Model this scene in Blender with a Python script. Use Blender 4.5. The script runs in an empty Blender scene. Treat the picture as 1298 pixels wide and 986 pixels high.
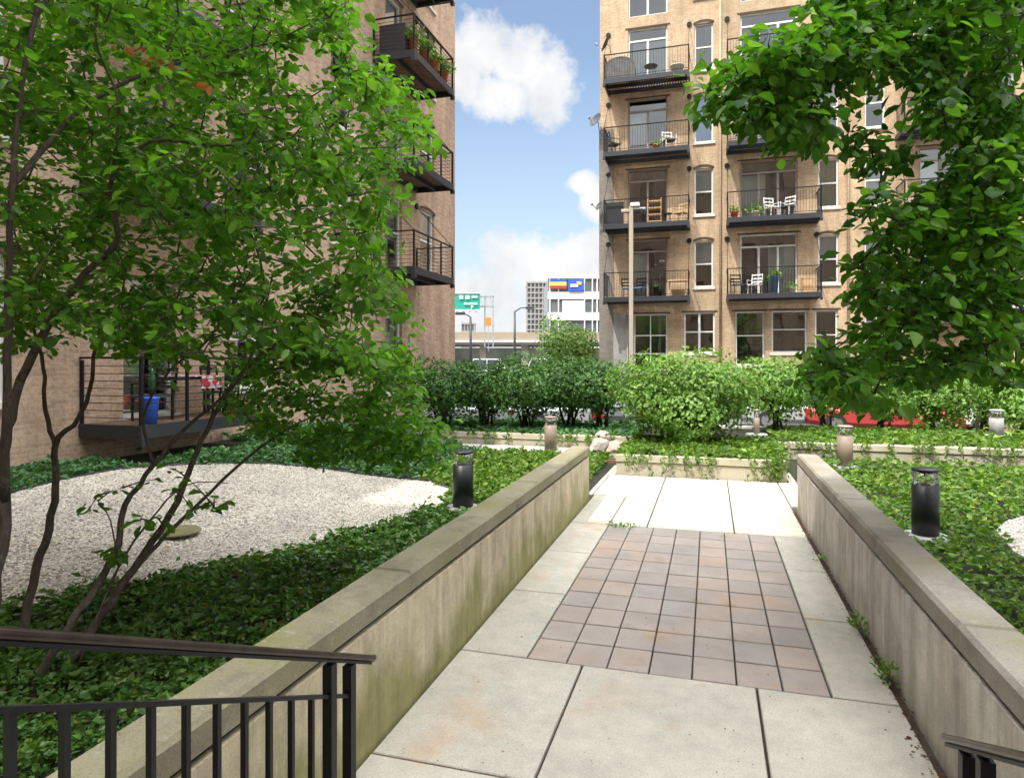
import bpy, bmesh, math, random
import numpy as np
from mathutils import Vector, Matrix

random.seed(7)
RNG = np.random.default_rng(11)
SC = bpy.context.scene
COL = SC.collection
PI = math.pi

# ------------------------------------------------------------------ survey
EYE = 2.18
F = 850.0; CU = 649.0; HV = 458.0
TH = math.radians(16.45)
ST, CT = math.sin(TH), math.cos(TH)
def rdir(u):
    r = (u - CU) / F
    return (-ST + r * CT, CT + r * ST)
def at_depth(u, v, d):
    x, y = rdir(u)
    return Vector((x * d, y * d, EYE + (HV - v) / F * d))
def ground(u, v, z=0.0):
    d = (EYE - z) * F / (v - HV)
    x, y = rdir(u)
    return Vector((x * d, y * d, z))
def on_y(u, v, Y):
    x, y = rdir(u)
    return at_depth(u, v, Y / y)

# ------------------------------------------------------------------ materials
MATS = {}
class NT:
    def __init__(s, name):
        s.m = bpy.data.materials.new(name); s.m.use_nodes = True
        s.t = s.m.node_tree; s.t.nodes.clear()
        s.out = s.n('ShaderNodeOutputMaterial')
    def n(s, typ, **kw):
        nd = s.t.nodes.new(typ)
        for k, v in kw.items():
            if k == 'inp':
                for i, val in v.items(): nd.inputs[i].default_value = val
            else: setattr(nd, k, v)
        return nd
    def l(s, a, b): s.t.links.new(a, b)
    def ramp(s, fac, stops, interp='LINEAR'):
        r = s.n('ShaderNodeValToRGB'); r.color_ramp.interpolation = interp
        e = r.color_ramp.elements
        while len(e) < len(stops): e.new(0.5)
        for k, (p, c) in enumerate(stops):
            e[k].position = p; e[k].color = (c[0], c[1], c[2], 1) if hasattr(c, '__len__') else (c, c, c, 1)
        s.l(fac, r.inputs[0]); return r.outputs[0]
    def noise(s, vec, scale, detail=4, rough=0.55, dist=0.0):
        n = s.n('ShaderNodeTexNoise', inp={'Scale': scale, 'Detail': detail, 'Roughness': rough, 'Distortion': dist})
        if vec is not None: s.l(vec, n.inputs['Vector'])
        return n.outputs[0]
    def mix(s, f, a, b, mode='MIX'):
        m = s.n('ShaderNodeMix', data_type='RGBA', blend_type=mode)
        if isinstance(f, (int, float)): m.inputs[0].default_value = f
        else: s.l(f, m.inputs[0])
        for q, i in ((a, 6), (b, 7)):
            if isinstance(q, tuple): m.inputs[i].default_value = (q[0], q[1], q[2], 1)
            else: s.l(q, m.inputs[i])
        return m.outputs[2]
    def math(s, op, a, b=None, c=None):
        m = s.n('ShaderNodeMath', operation=op)
        for i, q in enumerate((a, b, c)):
            if q is None: continue
            if isinstance(q, (int, float)): m.inputs[i].default_value = q
            else: s.l(q, m.inputs[i])
        return m.outputs[0]
    def pos(s, scale=(1, 1, 1), world=True):
        if world: o = s.n('ShaderNodeNewGeometry').outputs['Position']
        else: o = s.n('ShaderNodeTexCoord').outputs['Object']
        mp = s.n('ShaderNodeMapping', inp={'Scale': scale}); s.l(o, mp.inputs[0]); return mp.outputs[0]
    def bump(s, h, strength=0.3, dist=0.01):
        b = s.n('ShaderNodeBump', inp={'Strength': strength, 'Distance': dist}); s.l(h, b.inputs['Height']); return b.outputs[0]
    def bsdf(s, col, rough=0.7, normal=None, **kw):
        p = s.n('ShaderNodeBsdfPrincipled')
        if isinstance(col, tuple): p.inputs['Base Color'].default_value = (col[0], col[1], col[2], 1)
        else: s.l(col, p.inputs['Base Color'])
        if isinstance(rough, (int, float)): p.inputs['Roughness'].default_value = rough
        else: s.l(rough, p.inputs['Roughness'])
        if normal is not None: s.l(normal, p.inputs['Normal'])
        for k, v in kw.items(): p.inputs[k.replace('_', ' ')].default_value = v
        return p.outputs[0]
    def done(s, sh): s.l(sh, s.out.inputs[0]); return s.m

def plain(name, col, rough=0.6, var=0.12, scale=6, metallic=0.0, spec=0.5, bump=0.0):
    t = NT(name); v = t.pos()
    n = t.noise(v, scale, 5)
    f = t.ramp(n, [(0.3, 1 - var), (0.7, 1 + var)])
    c = t.mix(1.0, col, f, 'MULTIPLY')
    nn = t.bump(t.noise(v, scale * 12, 3), 0.3, bump) if bump else None
    return t.done(t.bsdf(c, rough, nn, Metallic=metallic, Specular_IOR_Level=spec))

def m_brick(name, cols, mortar, grime=(0.5, 0.45, 0.4)):
    t = NT(name)
    p = t.n('ShaderNodeNewGeometry').outputs['Position']
    sx = t.n('ShaderNodeSeparateXYZ'); t.l(p, sx.inputs[0])
    a = t.math('ADD', sx.outputs[0], sx.outputs[1])
    cb = t.n('ShaderNodeCombineXYZ'); t.l(a, cb.inputs[0]); t.l(sx.outputs[2], cb.inputs[1])
    b = t.n('ShaderNodeTexBrick', inp={'Scale': 1.0, 'Mortar Size': 0.006, 'Brick Width': 0.21, 'Row Height': 0.072, 'Bias': 0.0, 'Mortar Smooth': 0.3})
    b.inputs['Color1'].default_value = (*cols[0], 1); b.inputs['Color2'].default_value = (*cols[1], 1)
    b.inputs['Mortar'].default_value = (*mortar, 1)
    t.l(cb.outputs[0], b.inputs['Vector'])
    c = b.outputs['Color']
    big = t.ramp(t.noise(p, 0.35, 6, 0.6), [(0.35, 0.78), (0.65, 1.12)])
    c = t.mix(0.9, c, big, 'MULTIPLY')
    mp = t.n('ShaderNodeMapping', inp={'Scale': (1.6, 1.6, 0.22)}); t.l(p, mp.inputs[0])
    st = t.ramp(t.noise(mp.outputs[0], 1.3, 6, 0.65), [(0.38, 0.74), (0.6, 1.08)])
    c = t.mix(0.7, c, st, 'MULTIPLY')
    sp = t.ramp(t.noise(cb.outputs[0], 15, 3), [(0.42, (cols[2])), (0.5, (1, 1, 1))])
    c = t.mix(0.5, c, sp, 'MULTIPLY')
    nn = t.bump(t.math('SUBTRACT', 1.0, b.outputs['Fac']), 0.6, 0.008)
    return t.done(t.bsdf(c, 0.88, nn, Specular_IOR_Level=0.2))

def m_concrete_wall(name, base, moss, moss_amt, warm):
    t = NT(name); p = t.pos()
    st = t.noise(t.pos((4.5, 4.5, 0.5)), 1.6, 9, 0.66)
    c = t.ramp(st, [(0.3, tuple(x * 0.72 for x in base)), (0.5, base), (0.72, tuple(min(x * 1.22, 1) for x in base))])
    fine = t.ramp(t.noise(p, 75, 6, 0.85), [(0.3, 0.62), (0.58, 1.08)])
    c = t.mix(0.8, c, fine, 'MULTIPLY')
    w = t.ramp(t.noise(t.pos((3, 3, 0.7)), 1.1, 6), [(0.45, 0.0), (0.7, 1.0)])
    c = t.mix(t.math('MULTIPLY', w, 0.55), c, warm)
    # moss climbing up from the foot, in its own ragged patches
    sx = t.n('ShaderNodeSeparateXYZ'); t.l(t.pos(), sx.inputs[0])
    n2 = t.noise(t.pos((1.7, 1.7, 0.9)), 1.4, 7, 0.62)
    h = t.math('SUBTRACT', t.math('MULTIPLY', n2, 1.5), t.math('MULTIPLY', sx.outputs[2], 0.95))
    g = t.ramp(h, [(0.28, 0.0), (0.62, 1.0)])
    c = t.mix(t.math('MULTIPLY', g, moss_amt), c, moss)
    drip = t.ramp(t.noise(t.pos((5, 5, 0.3)), 1.3, 6, 0.6), [(0.38, 0.78), (0.55, 1.0)])
    c = t.mix(0.75, c, drip, 'MULTIPLY')
    blot = t.ramp(t.noise(p, 4.2, 8, 0.72), [(0.35, 0.72), (0.6, 1.1)])
    c = t.mix(0.7, c, blot, 'MULTIPLY')
    crack = t.ramp(t.noise(t.pos((22, 22, 1.2)), 2.2, 4), [(0.33, 0.62), (0.40, 1.0)])
    c = t.mix(0.35, c, crack, 'MULTIPLY')
    nn = t.bump(t.noise(p, 90, 5, 0.7), 0.35, 0.006)
    return t.done(t.bsdf(c, 0.9, nn, Specular_IOR_Level=0.25))

def m_coping(name, a, b, moss=None):
    t = NT(name); p = t.pos()
    c = t.ramp(t.noise(p, 3.2, 8, 0.65), [(0.32, a), (0.62, b)])
    sp = t.ramp(t.noise(p, 85, 3, 0.8), [(0.3, 0.55), (0.5, 1.05)])
    c = t.mix(0.8, c, sp, 'MULTIPLY')
    if moss:
        g = t.ramp(t.noise(p, 1.6, 7, 0.7), [(0.48, 0.0), (0.62, 0.75)])
        c = t.mix(g, c, moss)
    lich = t.ramp(t.noise(p, 11, 5, 0.7), [(0.6, 0.0), (0.68, 0.35)])
    c = t.mix(lich, c, (0.42, 0.42, 0.36))
    nn = t.bump(t.noise(p, 70, 6, 0.75), 0.5, 0.008)
    return t.done(t.bsdf(c, 0.92, nn, Specular_IOR_Level=0.25))

def m_slab():
    t = NT('slab_concrete'); p = t.pos()
    isl = t.n('ShaderNodeNewGeometry').outputs['Random Per Island']
    c = t.ramp(isl, [(0.0, (0.45, 0.43, 0.37)), (0.5, (0.51, 0.485, 0.415)), (1.0, (0.475, 0.45, 0.385))])
    c = t.mix(0.8, c, t.ramp(t.noise(p, 1.3, 7, 0.6), [(0.3, 0.84), (0.7, 1.1)]), 'MULTIPLY')
    c = t.mix(0.9, c, t.ramp(t.noise(p, 90, 5, 0.85), [(0.3, 0.6), (0.62, 1.1)]), 'MULTIPLY')
    c = t.mix(0.6, c, t.ramp(t.noise(p, 6, 8, 0.75), [(0.35, 0.78), (0.6, 1.06)]), 'MULTIPLY')
    # rust and dirt stains
    s = t.ramp(t.noise(t.pos((1.0, 0.8, 1)), 1.15, 6, 0.55, 0.4), [(0.56, 0.0), (0.72, 0.6)])
    c = t.mix(s, c, (0.42, 0.25, 0.14))
    d = t.ramp(t.noise(p, 4.5, 6, 0.7), [(0.58, 0.0), (0.72, 0.35)])
    c = t.mix(d, c, (0.27, 0.28, 0.2))
    sp = t.ramp(t.noise(p, 30, 2, 0.5), [(0.235, 0.25), (0.26, 1.0)])
    c = t.mix(0.8, c, sp, 'MULTIPLY')
    nn = t.bump(t.noise(p, 160, 4, 0.7), 0.25, 0.004)
    return t.done(t.bsdf(c, 0.85, nn, Specular_IOR_Level=0.3))

def m_tile():
    t = NT('clay_tile'); p = t.pos()
    isl = t.n('ShaderNodeNewGeometry').outputs['Random Per Island']
    c = t.ramp(isl, [(0.0, (0.305, 0.272, 0.248)), (0.2, (0.345, 0.295, 0.265)), (0.4, (0.305, 0.28, 0.262)), (0.6, (0.37, 0.305, 0.265)), (0.8, (0.32, 0.285, 0.262)), (1.0, (0.355, 0.29, 0.25))])
    c = t.mix(0.75, c, t.ramp(t.noise(p, 2.2, 6, 0.6), [(0.3, 0.8), (0.7, 1.14)]), 'MULTIPLY')
    c = t.mix(0.6, c, t.ramp(t.noise(p, 120, 3, 0.8), [(0.3, 0.75), (0.6, 1.06)]), 'MULTIPLY')
    s = t.ramp(t.noise(p, 1.25, 5, 0.55, 0.5), [(0.55, 0.0), (0.72, 0.6)])
    c = t.mix(s, c, (0.40, 0.25, 0.16))
    s2 = t.ramp(t.noise(t.pos((1.3, 1.3, 1)), 1.9, 5, 0.55), [(0.6, 0.0), (0.72, 0.5)])
    c = t.mix(s2, c, (0.23, 0.18, 0.12))
    nn = t.bump(t.noise(p, 120, 4, 0.7), 0.25, 0.004)
    return t.done(t.bsdf(c, 0.8, nn, Specular_IOR_Level=0.3))

def m_leaf(name, cols, trans=0.35, rough=0.45, spec=0.4, tcol=None):
    t = NT(name)
    g = t.n('ShaderNodeNewGeometry')
    isl = g.outputs['Random Per Island']
    stops = [(k / (len(cols) - 1), c) for k, c in enumerate(cols)]
    c = t.ramp(isl, stops)
    big = t.ramp(t.noise(g.outputs['Position'], 1.4, 3), [(0.35, 0.8), (0.65, 1.2)])
    c = t.mix(0.7, c, big, 'MULTIPLY')
    p = t.bsdf(c, rough, None, Specular_IOR_Level=spec)
    tr = t.n('ShaderNodeBsdfTranslucent')
    t.l(t.mix(1.0, c, tcol or (1.5, 1.7, 0.6), 'MULTIPLY'), tr.inputs[0])
    mx = t.n('ShaderNodeMixShader', inp={0: trans}); t.l(p, mx.inputs[1]); t.l(tr.outputs[0], mx.inputs[2])
    return t.done(mx.outputs[0])

def m_glass(name='window_glass', tint=(0.75, 0.82, 0.82), gloss=0.22):
    t = NT(name)
    tr = t.n('ShaderNodeBsdfTransparent', inp={0: (*tint, 1)})
    gl = t.n('ShaderNodeBsdfGlossy', inp={0: (0.95, 0.97, 1.0, 1), 'Roughness': 0.015})
    v = t.pos()
    b = t.bump(t.noise(v, 0.9, 2), 0.12, 0.02); t.l(b, gl.inputs['Normal'])
    lw = t.n('ShaderNodeLayerWeight', inp={0: 0.35})
    f = t.math('ADD', t.math('MULTIPLY', lw.outputs['Fresnel'], 0.8), gloss)
    mx = t.n('ShaderNodeMixShader'); t.l(f, mx.inputs[0]); t.l(tr.outputs[0], mx.inputs[1]); t.l(gl.outputs[0], mx.inputs[2])
    return t.done(mx.outputs[0])

def m_gravel():
    t = NT('gravel_bed'); p = t.pos()
    vo = t.n('ShaderNodeTexVoronoi', inp={'Scale': 38.0}); t.l(p, vo.inputs['Vector'])
    sx = t.n('ShaderNodeSeparateColor'); t.l(vo.outputs['Color'], sx.inputs[0])
    c = t.ramp(sx.outputs[0], [(0.0, (0.16, 0.14, 0.12)), (0.3, (0.40, 0.36, 0.32)), (0.7, (0.56, 0.53, 0.48)), (1.0, (0.68, 0.65, 0.60))])
    e = t.ramp(vo.outputs['Distance'], [(0.0, 1.0), (0.35, 0.95), (0.75, 0.4)])
    c = t.mix(0.6, c, e, 'MULTIPLY')
    nn = t.bump(t.math('SUBTRACT', 1.0, vo.outputs['Distance']), 0.8, 0.015)
    return t.done(t.bsdf(c, 0.85, nn, Specular_IOR_Level=0.3))

def m_pebble():
    t = NT('pebble')
    isl = t.n('ShaderNodeNewGeometry').outputs['Random Per Island']
    c = t.ramp(isl, [(0.0, (0.16, 0.135, 0.11)), (0.2, (0.42, 0.37, 0.30)), (0.5, (0.58, 0.545, 0.47)), (0.85, (0.70, 0.665, 0.58)), (1.0, (0.50, 0.42, 0.33))])
    c = t.mix(.8, c, t.ramp(t.noise(t.pos(), 1.1, 6, .65), [(.35, .74), (.6, 1.08)]), 'MULTIPLY')
    return t.done(t.bsdf(c, 0.8))

def m_bark(name, a, b):
    t = NT(name); v = t.pos((9, 9, 2.2))
    c = t.ramp(t.noise(v, 4, 7, 0.65), [(0.3, a), (0.7, b)])
    li = t.ramp(t.noise(t.pos(), 9, 5, 0.7), [(0.56, 0.0), (0.64, 0.45)])
    c = t.mix(li, c, (0.22, 0.22, 0.17))
    nn = t.bump(t.noise(v, 6, 6, 0.7), 0.6, 0.01)
    return t.done(t.bsdf(c, 0.9, nn, Specular_IOR_Level=0.2))

def m_asphalt():
    t = NT('asphalt'); p = t.pos()
    c = t.ramp(t.noise(p, 0.6, 6), [(0.3, (0.075, 0.075, 0.078)), (0.7, (0.12, 0.118, 0.112))])
    c = t.mix(0.7, c, t.ramp(t.noise(p, 90, 3, 0.8), [(0.3, 0.7), (0.65, 1.25)]), 'MULTIPLY')
    return t.done(t.bsdf(c, 0.9, t.bump(t.noise(p, 120, 3), 0.3, 0.004)))
def m_soil():
    t = NT('soil'); p = t.pos()
    c = t.ramp(t.noise(p, 5, 7, 0.7), [(0.3, (0.010, 0.014, 0.005)), (0.55, (0.018, 0.02, 0.009)), (0.75, (0.035, 0.03, 0.018))])
    return t.done(t.bsdf(c, 0.95, t.bump(t.noise(p, 30, 6, 0.7), 0.8, 0.03)))

M = dict(
    brick_r=m_brick('buff_brick', [(0.62, 0.46, 0.305), (0.52, 0.375, 0.235), (0.70, 0.64, 0.58)], (0.44, 0.36, 0.28)),
    brick_l=m_brick('tan_brick', [(0.60, 0.42, 0.305), (0.45, 0.30, 0.21), (0.66, 0.58, 0.5)], (0.56, 0.49, 0.40)),
    brick_worn_shaded=m_brick('weathered_shaded_brick', [(0.30, 0.27, 0.235), (0.24, 0.21, 0.185), (0.7, 0.7, 0.7)], (0.30, 0.285, 0.26)),  # greyer brick for the corner, weathering and shade in one colour
    wall_l=m_concrete_wall('mossy_cast_concrete', (0.52, 0.455, 0.325), (0.22, 0.215, 0.07), 0.8, (0.45, 0.39, 0.24)),
    wall_r=m_concrete_wall('grey_cast_concrete', (0.53, 0.49, 0.44), (0.22, 0.22, 0.15), 0.35, (0.35, 0.27, 0.22)),
    cop_l=m_coping('mossy_coping', (0.165, 0.145, 0.10), (0.30, 0.27, 0.19), (0.165, 0.16, 0.062)),
    cop_r=m_coping('grey_coping', (0.20, 0.18, 0.15), (0.33, 0.30, 0.26), (0.20, 0.185, 0.11)),
    planter=m_coping('planter_concrete', (0.40, 0.37, 0.29), (0.55, 0.50, 0.40), (0.35, 0.31, 0.17)),
    slab=m_slab(), tile=m_tile(), gravel=m_gravel(), pebble=m_pebble(), asphalt=m_asphalt(), soil=m_soil(),
    darkjoint=plain('deep_joint', (0.012, 0.011, 0.009), 0.95, 0.3, 20),
    joint=plain('joint_dirt', (0.055, 0.045, 0.033), 0.95, 0.3, 20),
    walk=plain('sidewalk_concrete', (0.50, 0.48, 0.43), 0.9, 0.12, 3),
    iron=plain('black_iron', (0.008, 0.008, 0.010), 0.45, 0.2, 12, spec=.3),
    steel=plain('dark_painted_steel', (0.024, 0.027, 0.034), 0.5, 0.2, 8),
    handrail=plain('worn_bronze_handrail', (0.05, 0.036, 0.03), 0.3, 0.35, 14, 0.6),
    deck=plain('weathered_deck_board', (0.16, 0.095, 0.06), 0.8, 0.3, 5),
    frame=plain('white_window_frame', (0.72, 0.72, 0.70), 0.5, 0.05, 3),
    frame_d=plain('bronze_window_frame', (0.33, 0.27, 0.25), 0.5, 0.1, 3),
    sill=plain('stone_sill', (0.62, 0.57, 0.50), 0.8, 0.1, 5),
    lintel=plain('dark_lintel', (0.07, 0.045, 0.032), 0.8, 0.2, 5),
    blind=plain('pale_blind', (0.74, 0.74, 0.72), 0.8, 0.06, 2),
    curtain=plain('cream_curtain', (0.62, 0.56, 0.42), 0.9, 0.12, 7),
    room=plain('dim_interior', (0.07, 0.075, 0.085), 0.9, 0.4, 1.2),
    glass=m_glass(), 
    bark=m_bark('dark_bark', (0.06, 0.047, 0.04), (0.15, 0.12, 0.10)),
    bark2=m_bark('black_bark', (0.022, 0.018, 0.015), (0.06, 0.05, 0.04)),
    leaf_l=m_leaf('broad_green_leaf', [(0.045, 0.13, 0.018), (0.12, 0.26, 0.024), (0.08, 0.20, 0.02), (0.18, 0.34, 0.045), (0.065, 0.16, 0.028), (0.12, 0.26, 0.036), (0.05, 0.14, 0.02)], 0.5, 0.42, 0.35),
    leaf_r=m_leaf('dark_green_leaf', [(0.028, 0.09, 0.013), (0.075, 0.19, 0.02), (0.045, 0.13, 0.018), (0.14, 0.28, 0.032), (0.045, 0.12, 0.02)], 0.48, 0.45, 0.3),
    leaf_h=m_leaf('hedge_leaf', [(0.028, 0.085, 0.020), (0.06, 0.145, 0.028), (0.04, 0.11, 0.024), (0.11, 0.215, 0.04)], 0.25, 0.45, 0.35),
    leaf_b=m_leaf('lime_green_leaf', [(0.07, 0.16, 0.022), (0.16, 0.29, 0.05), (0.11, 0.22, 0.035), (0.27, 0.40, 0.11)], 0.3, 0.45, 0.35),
    leaf_i=m_leaf('glossy_ground_leaf', [(0.045, 0.11, 0.014), (0.12, 0.22, 0.022), (0.07, 0.15, 0.018), (0.22, 0.33, 0.045), (0.055, 0.13, 0.022), (0.09, 0.17, 0.022), (0.05, 0.12, 0.02), (0.15, 0.17, 0.035)], 0.3, 0.45, 0.28),
    leaf_k=m_leaf('bluish_ground_leaf', [(0.04, 0.115, 0.045), (0.075, 0.18, 0.065), (0.05, 0.14, 0.045), (0.12, 0.24, 0.08)], 0.25, 0.42, 0.35),
    leaf_f=m_leaf('distant_tree_leaf', [(0.08, 0.16, 0.035), (0.14, 0.24, 0.05), (0.11, 0.20, 0.05)], 0.3, 0.5, 0.3),
    leaf_shade=m_leaf('shaded_ground_leaf', [(0.03, 0.09, 0.016), (0.08, 0.19, 0.028), (0.045, 0.13, 0.02), (0.16, 0.29, 0.05), (0.04, 0.11, 0.022), (0.08, 0.18, 0.026), (0.045, 0.12, 0.022), (0.13, 0.14, 0.03)], 0.25, 0.33, 0.4),  # darker copy of the ground leaf, shade put into its colour
    dead=m_leaf('withered_leaf', [(0.38, 0.13, 0.03), (0.45, 0.2, 0.07), (0.28, 0.09, 0.03)], 0.3, 0.6, 0.2, (1.2, 1.0, 0.7)),
    litter=m_leaf('leaf_litter', [(0.07, 0.035, 0.022), (0.16, 0.08, 0.04), (0.05, 0.03, 0.02), (0.11, 0.05, 0.025)], 0.1, 0.8, 0.2, (1, 1, 1)),
    black=plain('black_powder_coat', (0.011, 0.012, 0.016), 0.42, 0.15, 9),
    tan=plain('tan_powder_coat', (0.27, 0.21, 0.16), 0.55, 0.1, 6),
    base=plain('bollard_footing', (0.33, 0.33, 0.33), 0.9, 0.15, 10),
    lens=m_glass('clear_lens', (0.95, 0.95, 0.93), 0.06),
    rock=plain('granite_boulder', (0.42, 0.37, 0.34), 0.9, 0.35, 9, bump=0.01),
    rock2=plain('pink_boulder', (0.50, 0.38, 0.32), 0.9, 0.3, 7, bump=0.01),
    timber=plain('rusty_edging', (0.16, 0.075, 0.05), 0.8, 0.25, 8),
    red=plain('red_car_paint', (0.40, 0.05, 0.045), 0.35, 0.04, 2), silver=plain('silver_car_paint', (0.55, 0.56, 0.58), 0.25, 0.04, 2, 0.3),
    white=plain('white_paint', (0.78, 0.78, 0.76), 0.4, 0.05, 2), charcoal=plain('charcoal_car_paint', (0.05, 0.05, 0.055), 0.25, 0.05, 2),
    navy=plain('navy_car_paint', (0.03, 0.05, 0.12), 0.25, 0.05, 2),
    carglass=plain('car_glass', (0.03, 0.04, 0.05), 0.05, 0.0, 2, 0.0, 0.9), rubber=plain('rubber', (0.02, 0.02, 0.02), 0.8, 0.1, 8),
    chrome=plain('wheel_rim', (0.5, 0.5, 0.52), 0.3, 0.05, 8, 0.8), redlamp=plain('red_lamp_lens', (0.5, 0.01, 0.01), 0.2, 0.05, 8),
    lamp=plain('clear_headlight', (0.7, 0.7, 0.7), 0.15, 0.05, 8),
    polepaint=plain('beige_pole_paint', (0.40, 0.34, 0.27), 0.6, 0.06, 4),
    sign=plain('green_sign', (0.02, 0.33, 0.24), 0.5, 0.03, 2), orange=plain('orange_plastic', (0.75, 0.22, 0.03), 0.5, 0.05, 2),
    galv=plain('galvanised_steel', (0.30, 0.31, 0.33), 0.5, 0.1, 4), conc=plain('overpass_concrete', (0.36, 0.32, 0.27), 0.9, 0.15, 0.5),
    parapet=plain('pale_barrier', (0.55, 0.55, 0.54), 0.8, 0.08, 1),
    tower=plain('tower_concrete', (0.33, 0.31, 0.29), 0.9, 0.06, 0.2), towerwin=plain('tower_glass', (0.13, 0.14, 0.15), 0.2, 0.3, 0.3),
    blue=plain('blue_plastic', (0.03, 0.13, 0.65), 0.5, 0.05, 3), bluep=plain('blue_banner', (0.03, 0.10, 0.48), 0.6, 0.1, 0.6),
    yellow=plain('yellow_banner', (0.75, 0.5, 0.08), 0.6, 0.1, 0.6), teal=plain('teal_door', (0.50, 0.60, 0.58), 0.5, 0.05, 2),
    terra=plain('terracotta', (0.55, 0.17, 0.06), 0.8, 0.1, 5), wicker=plain('dark_cover', (0.07, 0.07, 0.075), 0.8, 0.3, 8),
    wood=plain('pale_pine', (0.52, 0.34, 0.17), 0.7, 0.15, 5), bluecloth=plain('blue_cushion', (0.10, 0.22, 0.42), 0.9, 0.1, 6),
    dish=plain('dish_grey', (0.04, 0.04, 0.045), 0.6, 0.1, 6), darkgreen=plain('bottle_green', (0.02, 0.10, 0.03), 0.3, 0.1, 4),
    canopy=plain('slate_roof', (0.2, 0.19, 0.19), 0.8, 0.15, 4), brown=plain('brown_downspout', (0.16, 0.06, 0.04), 0.6, 0.1, 4),
    backbrick=m_brick('rear_brick', [(0.42, 0.30, 0.21), (0.36, 0.25, 0.17), (0.7, 0.65, 0.6)], (0.4, 0.34, 0.28)),
)

# ------------------------------------------------------------------ helpers
def wloc(o):
    m = Matrix.Identity(4)
    while o is not None:
        m = (Matrix.Translation(o.location) @ Matrix.Rotation(o.rotation_euler.z, 4, 'Z')) @ m
        o = o.parent
    return m

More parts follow.
